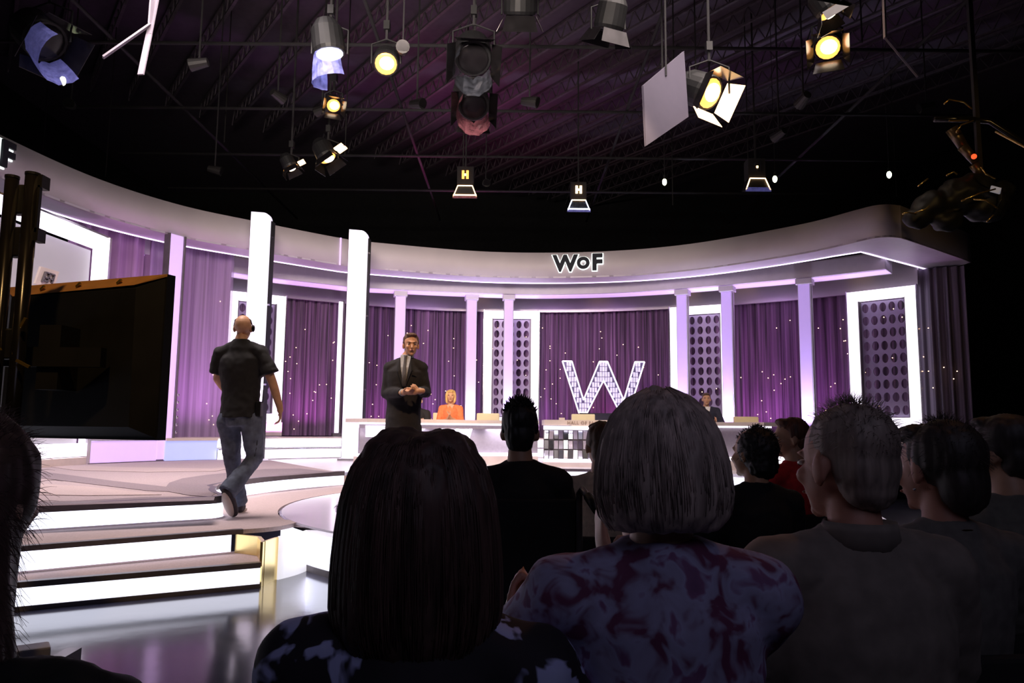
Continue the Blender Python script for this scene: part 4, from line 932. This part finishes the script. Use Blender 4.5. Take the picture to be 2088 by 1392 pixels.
for q in (-1,1):
    x=q*.20; B().tube([(x,.2,.18),(x,.2,h8+.42),(x,.205,h8+.465),(x-.008,.235,h8+.485),(x-.02,.29,h8+.465),(x-.04,.38,h8+.425)],.014,10).build('push_handle',mat('grey_steel_tube',(.22,.2,.21),.3,.7),wc,smooth=True)
    gp=B().tube([(x-.022,.295,h8+.463),(x-.042,.39,h8+.42)],.019,12).build('handle_grip',M_BLACK,wc,smooth=True)
    rim=ringm(.285,.305,-.015,.015,40); o=rim.build('wheel',M_BLACK,wc); o.rotation_euler=(0,PI/2,0); o.location=(q*.28,.05,.31)
    sp_=B(); [sp_.tube([(0,0,0),(.29*math.cos(k*PI/6),.29*math.sin(k*PI/6),0)],.003,4) for k in range(12)]; sp_.build('spokes',M_CHROME,o)
    B().tube([(q*.27,.05,.31),(q*.2,.05,.31)],.02).build('axle',M_CHROME,wc); B().bar((x,.2,.2),(x,-.3,.2),.025).build('side_rail',M_BLACKG,wc); B().bar((x,-.3,.2),(x,-.34,h8-.05),.022).build('front_post',M_BLACKG,wc); B().box((x,-.05,h8+.22),(.05,.28,.03)).build('armrest',M_BLACK,wc); B().bar((x,.05,h8-.03),(x,.05,h8+.21),.02).build('arm_post',M_BLACKG,wc)
    o=ringm(.05,.075,-.012,.012,20).build('caster',M_BLACK,wc); o.rotation_euler=(0,PI/2,0); o.location=(x,-.34,.075); B().bar((x,-.34,.08),(x,-.32,.22),.02).build('caster_fork',M_CHROME,wc)
    B().box((x*.5,-.52,.1),(.16,.12,.015)).build('footplate',M_BLACK,wc); B().bar((x*.8,-.34,.3),(x*.6,-.5,.1),.018).build('footrest_tube',M_BLACKG,wc)
# 9 cream shirt person
q9=aud(1226,3.9,852,'dark-haired person in cream shirt between the wheelchair and the grey bob',.185,(0,0,10),-4)
dress(q9,cloth('cream_shirt',(.62,.48,.36)),LEGD,.5,.02,skin=SK_TAN); q9.shell('hair',lambda b:(shorthair(q9,b),q9.hell(b,(0,.055,-.035),(.065,.05,.06))),HB,.009,streak(.005,50))
# 10 grey-blonde bob
HG=hairm('silver_blonde',(.42,.33,.31),.5)
q10=aud(1338,1.36,784,'woman with silver-blonde bob hair and a floral lavender blouse',.170,(4,0,10),6)
FLO=floral('lavender_floral',[(0,(.10,.02,.06)),(.40,(.14,.035,.10)),(.50,(.30,.28,.46)),(.60,(.34,.33,.55)),(.66,(.20,.09,.22)),(1,(.07,.03,.10))],19)
wq=loc(q10,W(1268,1165,1.70)); q10.J.update(wrL=wq+V(.03,0,0),wrR=wq+V(-.03,0,0),elL=V(.26,-.16,q10.h+.26),elR=V(-.06,-.24,q10.h+.26))
dress(q10,FLO,LEGD,.45,.028,hands=(((.15,-.2,1),(-1,0,0),.2),((.1,-.2,1),(1,0,0),.2)),skin=SK_PALE,svox=.0085,nm='blouse',flare=.03)
ex=B(); hz=q10.J['head']
def bobpt(a,t,l=1.0):
    z=.136-t*.250; 
    rr=[(0,.02),(.08,.060),(.2,.088),(.35,.106),(.55,.118),(.75,.122),(.9,.115),(1,.096)]
    for k in range(len(rr)-1):
        if rr[k][0]<=t<=rr[k+1][0]: f=(t-rr[k][0])/(rr[k+1][0]-rr[k][0]); r=rr[k][1]*(1-f)+rr[k+1][1]*f
    return V(hz.x,hz.y,hz.z)+q10.hr@V(math.cos(a)*r*l,.028+math.sin(a)*r*.92*l,z)
for i in range(1100):
    a=random.uniform(-.75,PI+.75); t0=random.uniform(0,.3); t1=min(1,t0+random.uniform(.3,.75)); wv_=random.uniform(-.1,.1); l=random.uniform(1.0,1.02)
    strand(ex,[bobpt(a+wv_*k/7,t0+(t1-t0)*k/7,l) for k in range(8)],.0013,.0006)
def hair10(b):
    b2=B(); rings=[]
    for t in (1,.9,.75,.55,.35,.2,.08,0):
        vs=[bobpt(2*PI*j/36,t) for j in range(36)]; rings.append(vs)
    vs=[v for r in rings for v in r]; n=36; k=len(rings); fs=[(i*n+j,i*n+(j+1)%n,(i+1)*n+(j+1)%n,(i+1)*n+j) for i in range(k-1) for j in range(n)]+[tuple(reversed(range(n))),tuple(range((k-1)*n,k*n))]
    b.add(vs,fs)
q10.shell('hair',hair10,HG,.008,streak(.006,45),ex)
# 11 curly dark-haired woman
q11=aud(1535,3.6,862,'woman with short curly black hair in a black top looking left',.17,(0,0,24),12)
dress(q11,TSH,LEGD,.5,.016,skin=SK_WARM,nm='top'); ex=B(); flyaway(q11,ex,500,.02,(0,.03,.01),(.098,.11,.12),.0,.002,.9)
q11.shell('hair',lambda b:(q11.hell(b,(0,.035,.02),(.092,.10,.105)),q11.hell(b,(0,.06,-.05),(.085,.065,.075))),HK,.009,lambda c:.008*noise.noise(c*55),ex)
# 12 red shirt man
q12=aud(1612,4.6,845,'man in bright red shirt looking left in the front row',.19,(0,0,55),30)
dress(q12,cloth('red_shirt',(.55,.02,.03)),LEGD,.5,.016,skin=SK_TAN); q12.shell('hair',lambda b:shorthair(q12,b),hairm('reddish',(.14,.05,.03)),.009,streak(.005,60)); q12.eyes()
# 13 older man, grey hair
HGR=hairm('thin_grey',(.28,.22,.2),.4)
q13=aud(1722,1.66,812,'older man with thin grey hair and beige-grey collared shirt',.19,(2,0,13),10,belly=.03,scale=1.06)
dress(q13,cloth('beige_grey_shirt',(.20,.17,.155),scale=25),LEGD,.5,.03,skin=SK_RED,svox=.0075,flare=.03); q13.eyes()
ex=B(); flyaway(q13,ex,700,.03,(0,.03,.05),(.078,.095,.078),.3,.0008,.5)
q13.shell('hair',lambda b:(q13.hell(b,(0,.030,.044),(.081,.095,.080)),q13.hell(b,(0,.058,-.005),(.073,.060,.075)),q13.hell(b,(0,.062,-.05),(.060,.045,.045))),HGR,.008,streak(.005,70),ex)
n_=q13.J['neck']; B().loft([(n_.x,n_.y+.005,n_.z-.035,.092,.082),(n_.x,n_.y+.012,n_.z+.012,.080,.074),(n_.x,n_.y+.016,n_.z+.030,.074,.070),(n_.x,n_.y+.012,n_.z+.008,.070,.064)],28).build('collar',cloth('beige_grey_shirt',(.20,.17,.155)),q13.t,smooth=True)
# 14 woman with earring and necklace
q14=aud(1905,2.05,846,'dark-haired woman with earring and necklace in a plain grey top',.175,(4,0,14),8)
dress(q14,cloth('grey_top',(.13,.12,.115)),LEGD,.4,.02,skin=SK_RED,svox=.0085); q14.eyes()
ex=B(); flyaway(q14,ex,500,.03,(0,.04,.03),(.09,.105,.105),.5,.0008,.5)
q14.shell('hair',lambda b:(q14.hell(b,(0,.045,.035),(.090,.102,.095)),q14.hell(b,(0,.085,-.045),(.072,.055,.08)),q14.hell(b,(0,-.03,.092),(.07,.055,.03))),hairm('dark',(.03,.022,.022)),.008,streak(.005,60),ex)
for q in (-1,1): B().ell(q14.HP((q*.085,.006,-.055)),(.004,.004,.004)).build('earring',M_CHROME,q14.t)
n_=q14.J['neck']; nk=B(); nk.tube([(n_.x+.078*math.cos(a*PI/12),n_.y+.074*math.sin(a*PI/12)-.004,n_.z-.005-.02*max(0,-math.sin(a*PI/12))) for a in range(25)],.0025,6); nk.build('necklace',mat('gold_chain',(.9,.6,.3),.15,1),q14.t)
# 15 far right man
q15=aud(2042,2.5,834,'short-haired man in grey shirt at the far right edge',.19,(0,0,20),8)
dress(q15,cloth('grey_green_shirt',(.13,.125,.11)),LEGD,.4,.02,skin=SK_TAN); q15.eyes()
q15.shell('hair',lambda b:(shorthair(q15,b),q15.hell(b,(0,.055,-.03),(.065,.05,.06))),hairm('dark',(.03,.022,.022)),.009,streak(.004,60))
# ------------------------------------------------------------------ hanging lamps and rigging
def lamp(px,py,z,size,label,look,body=M_BLACK,lens=M_WARM,doors=True,gel=None,kind='fresnel',slots=False,L=1.25,group=None,doorlit=None):
    p=G(px,py,z); t=thing('stage_lamp',label,'stage lamp',p,0,group)
    dv=Vector(look)-p; q=dv.to_track_quat('-Y','Z').to_matrix(); r=size/2
    def bb(f): b=B(); f(b); b.v=[tuple(q@Vector(v)) for v in b.v]; return b
    bb(lambda b:b.tube([(0,size*L,0),(0,size*.9,0),(0,.04,0),(0,0,0)],[r*.75,r*1.15,r*1.2,r*1.1],20)).build('housing',body,t,smooth=False)
    bb(lambda b:b.ell((0,-.005,0),(r*.97,.02,r*.97),None,20,8)).build('lens',M_ORL if lens in (M_HOT,M_WARM,M_WARM2) else lens,t,smooth=True)  # on warm lamps the amber disc stands in for the glow around them
    if lens in (M_HOT,M_WARM,M_WARM2): bb(lambda b:b.ell((r*.08,-.030,r*.10),(r*.66,.016,r*.60),None,16,8)).build('lamp_filament_glow',lens,t,smooth=True)
    if doors:
        for k in range(4):
            m=Matrix.Rotation(k*PI/2,3,'Y'); 
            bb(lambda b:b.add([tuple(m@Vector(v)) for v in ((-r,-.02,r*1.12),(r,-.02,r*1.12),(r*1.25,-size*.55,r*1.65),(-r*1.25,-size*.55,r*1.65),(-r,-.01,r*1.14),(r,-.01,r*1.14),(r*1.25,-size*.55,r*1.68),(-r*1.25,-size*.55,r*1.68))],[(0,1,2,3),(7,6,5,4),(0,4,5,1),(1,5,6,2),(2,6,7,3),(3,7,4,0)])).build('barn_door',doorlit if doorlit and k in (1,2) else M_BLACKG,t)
    if gel:
        n=14; vs=[]; 
        for i in range(n):
            a=PI*.15+PI*1.1*i/(n-1)
            for k in range(4): vs.append((math.cos(a)*r*(1.15+.05*k),-.02-size*.34*k,-math.sin(a)*r*(1.15+.12*k)+.012*math.sin(i*2.6+k)))
        bb(lambda b:b.add(vs,[(i*4+k,(i+1)*4+k,(i+1)*4+k+1,i*4+k+1) for i in range(n-1) for k in range(3)])).build('gel_sheet',gel,t)
    if slots:
        for sx in (-.35,.1): bb(lambda b:b.box((sx*size,-.01,size*1.0),(size*.28,.03,size*.55))).build('vent_slot',M_WARM2,t)
    yk=B(); yk.tube([(-r*1.3,0,0),(-r*1.3,.0,size*.9),(0,0,size*1.15),(r*1.3,0,size*.9),(r*1.3,0,0)],.014,6); yk.build('yoke',M_BLACK,t); B().bar((0,0,size*1.1),(0,0,9.705-z),.03).build('hanger',M_MATTE,t); B().box((0,0,size*1.1+.2),(.08,.1,.12)).build('clamp',M_BLACK,t)
    return t
lamp(672,110,6.0,.36,'blue-gelled lamp glowing white at its rim, upper left of centre',(-1.5,9.3,0),lens=M_COOL,gel=M_GELB,doors=False)
lamp(787,130,6.0,.30,'round amber lamp with glowing orange ribbed lens',(-.8,3,0),lens=M_WARM2,doors=False,L=1.5)
lamp(680,215,5.9,.20,'small dazzling warm lamp directly below the blue-gelled lamp',(0,4.5,0),lens=M_HOT,doors=True)
lamp(668,322,5.9,.30,'lamp with glowing crescent door edge, left of centre',(0,12,0),lens=M_WARM,slots=True)
lamp(593,342,5.9,.22,'leftmost small lamp showing a thin warm sliver',(-1,13.5,0),lens=M_WARM,slots=True)
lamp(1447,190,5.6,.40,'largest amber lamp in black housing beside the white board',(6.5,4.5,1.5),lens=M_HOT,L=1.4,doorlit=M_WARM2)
lamp(1688,97,6.0,.30,'bright square warm lamp at upper right',(1.5,3.5,0),lens=M_HOT)
lamp(1692,25,6.2,.26,'lamp at the top edge above the bright square lamp',(6,8,2),lens=M_WARM)
lamp(1240,60,6.4,.34,'unlit dark lamp near the top centre',(0,12,0),lens=M_BLACKG)
lamp(965,120,6.0,.42,'unlit lamp wrapped in crumpled clear gel above centre',(0,4,0),lens=M_BLACKG,gel=M_GELC)
lamp(966,215,5.9,.40,'unlit lamp with hanging dark red gel sheet',(0,4,0),lens=M_BLACKG,gel=M_GELR)
lamp(95,85,6.0,.46,'lamp with blue gel at the upper left corner',(1,6,0),lens=M_BLACKG,gel=M_GELB)
lamp(1060,30,6.5,.36,'unlit black lamp at top middle of the picture',(0,13,0),lens=M_BLACKG)
for px,py,lb,lz in ((948,402,'softlight with warm glowing trapezoid rim over centre',M_WARM2),(1180,430,'softlight with cool white trapezoid rim right of centre',M_COOL),(1545,388,'arched softlight with warm top rim and blue-violet lower edge',M_WARM2)):
    p=G(px,py,5.9); t=thing('soft_light',lb,'stage lamp',p)
    a,b_,h=.15,.24,.24; b=B(); tp=[(-a,0,h),(a,0,h),(b_,-.02,0),(-b_,-.02,0)]; bk=[(-a,.3,h*1.2),(a,.3,h*1.2),(b_,.26,.05),(-b_,.26,.05)]
    b.add(tp+bk,[(3,2,1,0),(4,5,6,7),(0,1,5,4),(1,2,6,5),(2,3,7,6),(3,0,4,7)]); b.build('housing',M_GELC if lz is M_COOL else M_BLACK,t)
    e=B(); e.bar((-a,-.02,h),(a,-.02,h),.018); e.build('top_rim',M_WARM2,t)
    for s_ in (-1,1): B().bar((s_*a,-.02,h),(s_*b_,-.04,0),.018).build('side_rim',lz,t)
    B().bar((-b_,-.04,.035),(b_,-.04,.035),.022).build('lower_rim',lz if px!=1545 else M_GELB,t)
    B().box((0,-.045,-.01),(b_*2.1,.01,.05)).build('frost_strip',M_GELB if lz is M_COOL or px==1545 else M_GELR,t)
    for s_ in (-1,1): B().box((s_*.045,.0,h+.24),(.05,.05,.17)).build('vent_slot',M_WARM2 if px==1180 else M_ORL if px==948 else M_GELC,t)
    B().box((0,0,h+.24),(.04,.03,.04)).build('vent_bar',M_WARM2,t); B().box((0,.15,h+.22),(.34,.28,.4)).build('head_box',M_MATTE,t)
    B().bar((0,.1,h+.3),(0,.1,9.705-5.9),.03).build('hanger',M_MATTE,t)
for px,py,lb in ((128,165,'greenish work bulb far left'),(1355,371,'greenish work bulb below the white board'),(1580,365,'greenish work bulb right of the arched softlight'),(1813,356,'greenish work bulb above the right end of the header')):
    p=G(px,py,6.2); t=thing('work_bulb',lb,'bulb',p); B().ell((0,0,0),(.045,.045,.07)).build('bulb_glass',M_PRACT,t,smooth=True); B().tube([(0,0,.06),(0,0,.14)],.025,10).build('socket',M_BLACK,t); B().tube([(0,0,.14),(0,0,9.705-6.2)],.006,6).build('cord',M_MATTE,t)
# white board
def quadslab(pts,th,name,m,label,cat):
    c=sum((Vector(p) for p in pts),Vector())/len(pts); n=(Vector(pts[1])-Vector(pts[0])).cross(Vector(pts[2])-Vector(pts[0])).normalized()*th
    v=[Vector(p)-c for p in pts]; k=len(v); b=B().add(v+[x+n for x in v],[tuple(range(k)),tuple(reversed(range(k,2*k)))]+[(i,(i+1)%k,k+(i+1)%k,k+i) for i in range(k)]); o=b.build(name,m); o.location=c; return tag(o,label,cat)
wb=quadslab([W(1312,174,8.6),W(1395,104,9.2),W(1404,238,9.2),W(1318,297,8.6)],.03,'white_board',M_FOAM,'white foam reflector board hanging behind the largest amber lamp','reflector board')
p=G(1446,190,5.6)
c=wb.location; B().bar((0,0,.3),(0,.0,9.705-c.z),.02).build('hanger',M_MATTE,wb)
def batten(pxs,label,w=.09):
    pts=[W(*q) for q in pxs]; b=B(); [b.bar(pts[i],pts[i+1],w,.02) for i in range(len(pts)-1)]; b.v=[tuple(Vector(v)-pts[0]) for v in b.v]; o=b.build('white_batten',M_BATTEN); o.location=pts[0]; return tag(o,label,'batten')
batten([(312,-30,8.2),(306,50,8.2),(210,117,8.0)],'white batten bending down to the left at upper left',.07)
batten([(324,-30,8.3),(304,70,8.2),(287,152,8.1)],'straight white batten hanging at upper left',.07)
batten([(1801,-30,8.2),(1805,78,8.2),(1870,156,8.0)],'thin white bent batten at upper right',.05)
# crane / cable cluster at right
t=thing('camera_crane_head','tangled black camera crane head with gold-lit cables above the header corner','camera crane',W(1960,350,8.5)); o0=t.location.copy()
def wl_(px,py,d=8.5): return W(px,py,d)-o0
AMB=mat('amber_highlight_metal',(.8,.55,.18),.22,.9);  # amber colour carries the yellow highlights on black cables and boom
B().tube([wl_(1905,243),wl_(1975,243),wl_(2020,248),wl_(2100,300,8.2)],.035,10).build('boom',M_BLACKG,t,smooth=True)
B().tube([wl_(1935,246,8.4),wl_(1975,246,8.4)],.010,8).build('boom_painted_highlight',AMB,t); B().tube([wl_(2030,268,8.3),wl_(2100,305,8.1)],.012,8).build('cable',AMB,t)  # thin amber strip drawn as the highlight along the boom
for (a,b__,r) in (((1940,262),(1965,300),.07),((1962,298),(1990,330),.06),((1985,335),(2005,362),.055)): B().tube([wl_(*a),wl_(*b__)],[r,r*.8],12).build('arm_segment',mat('bronze_arm',(.10,.07,.04),.35,.7),t,smooth=True)
B().ell(wl_(1986,319,8.35),(.03,.03,.03)).build('tally_light',glow('red_tally',(1,.08,.02),1.6),t)
b=B(); [b.ell(wl_(px,py),(r*1.3,r,r)) for px,py,r in ((1900,420,.17),(1960,400,.22),(2010,420,.20),(1870,445,.13),(1930,450,.14),(1990,380,.16),(2040,390,.12))]; me=remeshed(b,.03,2,lambda c:.03*noise.noise(c*9)); me.materials.append(M_BLACK); me.name='camera_body'; link('camera_body',me,None,t)
B().box(wl_(2030,387,8.25),(.11,.02,.07),Euler((0,R(15),0)).to_matrix()).build('grey_tag',M_SCREEN,t)
for pts in ([(1840,436),(1852,433),(1868,436)],[(1872,380),(1892,364)],[(1960,410),(1998,394),(2030,385)],[(1985,406),(2010,408),(2035,425)],[(2012,452),(2026,438)],[(1925,212),(1935,203),(1965,208),(1982,222)],[(1866,434),(1888,426),(1895,420)],[(1930,358),(1945,350),(1952,356)],[(2045,380),(2042,405),(2034,424)],[(1950,270),(1960,255),(1985,246)],[(2000,340),(2010,355),(2030,364)]):
    B().tube([wl_(x,y,8.15) for x,y in pts],.009,6).build('cable',AMB if random.random()<.6 else M_BLACKG,t,smooth=True)
B().bar(wl_(2000,380),(wl_(2000,380).x,wl_(2000,380).y,9.705-o0.z),.05).build('hanger',M_MATTE,t)
spot('crane_highlight_fill',(4.2,3.5,5.0),tuple(o0),130,(1,.62,.2),30,.6)  # added spot, not part of the crane, brings out its highlights
# loose rigging seen as dim lines
M_RIG=mat('dim_rig_metal',(.016,.015,.015),.5,.3)
for k in range(26):
    px=random.uniform(60,2000); py=random.uniform(60,420); p=G(px,py,random.uniform(5.9,6.8)); 
    if k%2: 
        t=thing('unlit_lantern','small unlit black lantern hanging in the dark rig','stage lamp',p,random.uniform(0,6),'unlit small lanterns'); B().tube([(0,.12,0),(0,-.12,-.05)],[.06,.09],12).build('housing',M_RIG,t); B().tube([(0,-.125,-.05),(0,-.13,-.052)],[.082,.082],12).build('lens',M_BLACKG,t); B().bar((0,0,.05),(0,0,9.705-p.z),.02).build('hanger',M_MATTE,t)
    else:
        t=tag(B().tube([(0,0,0),(.0,0,9.705-p.z)],.012,6).build('drop_pipe',M_RIG,loc=p),'thin dark drop pipe hanging from the lighting grid','pipe','dark drop pipes')
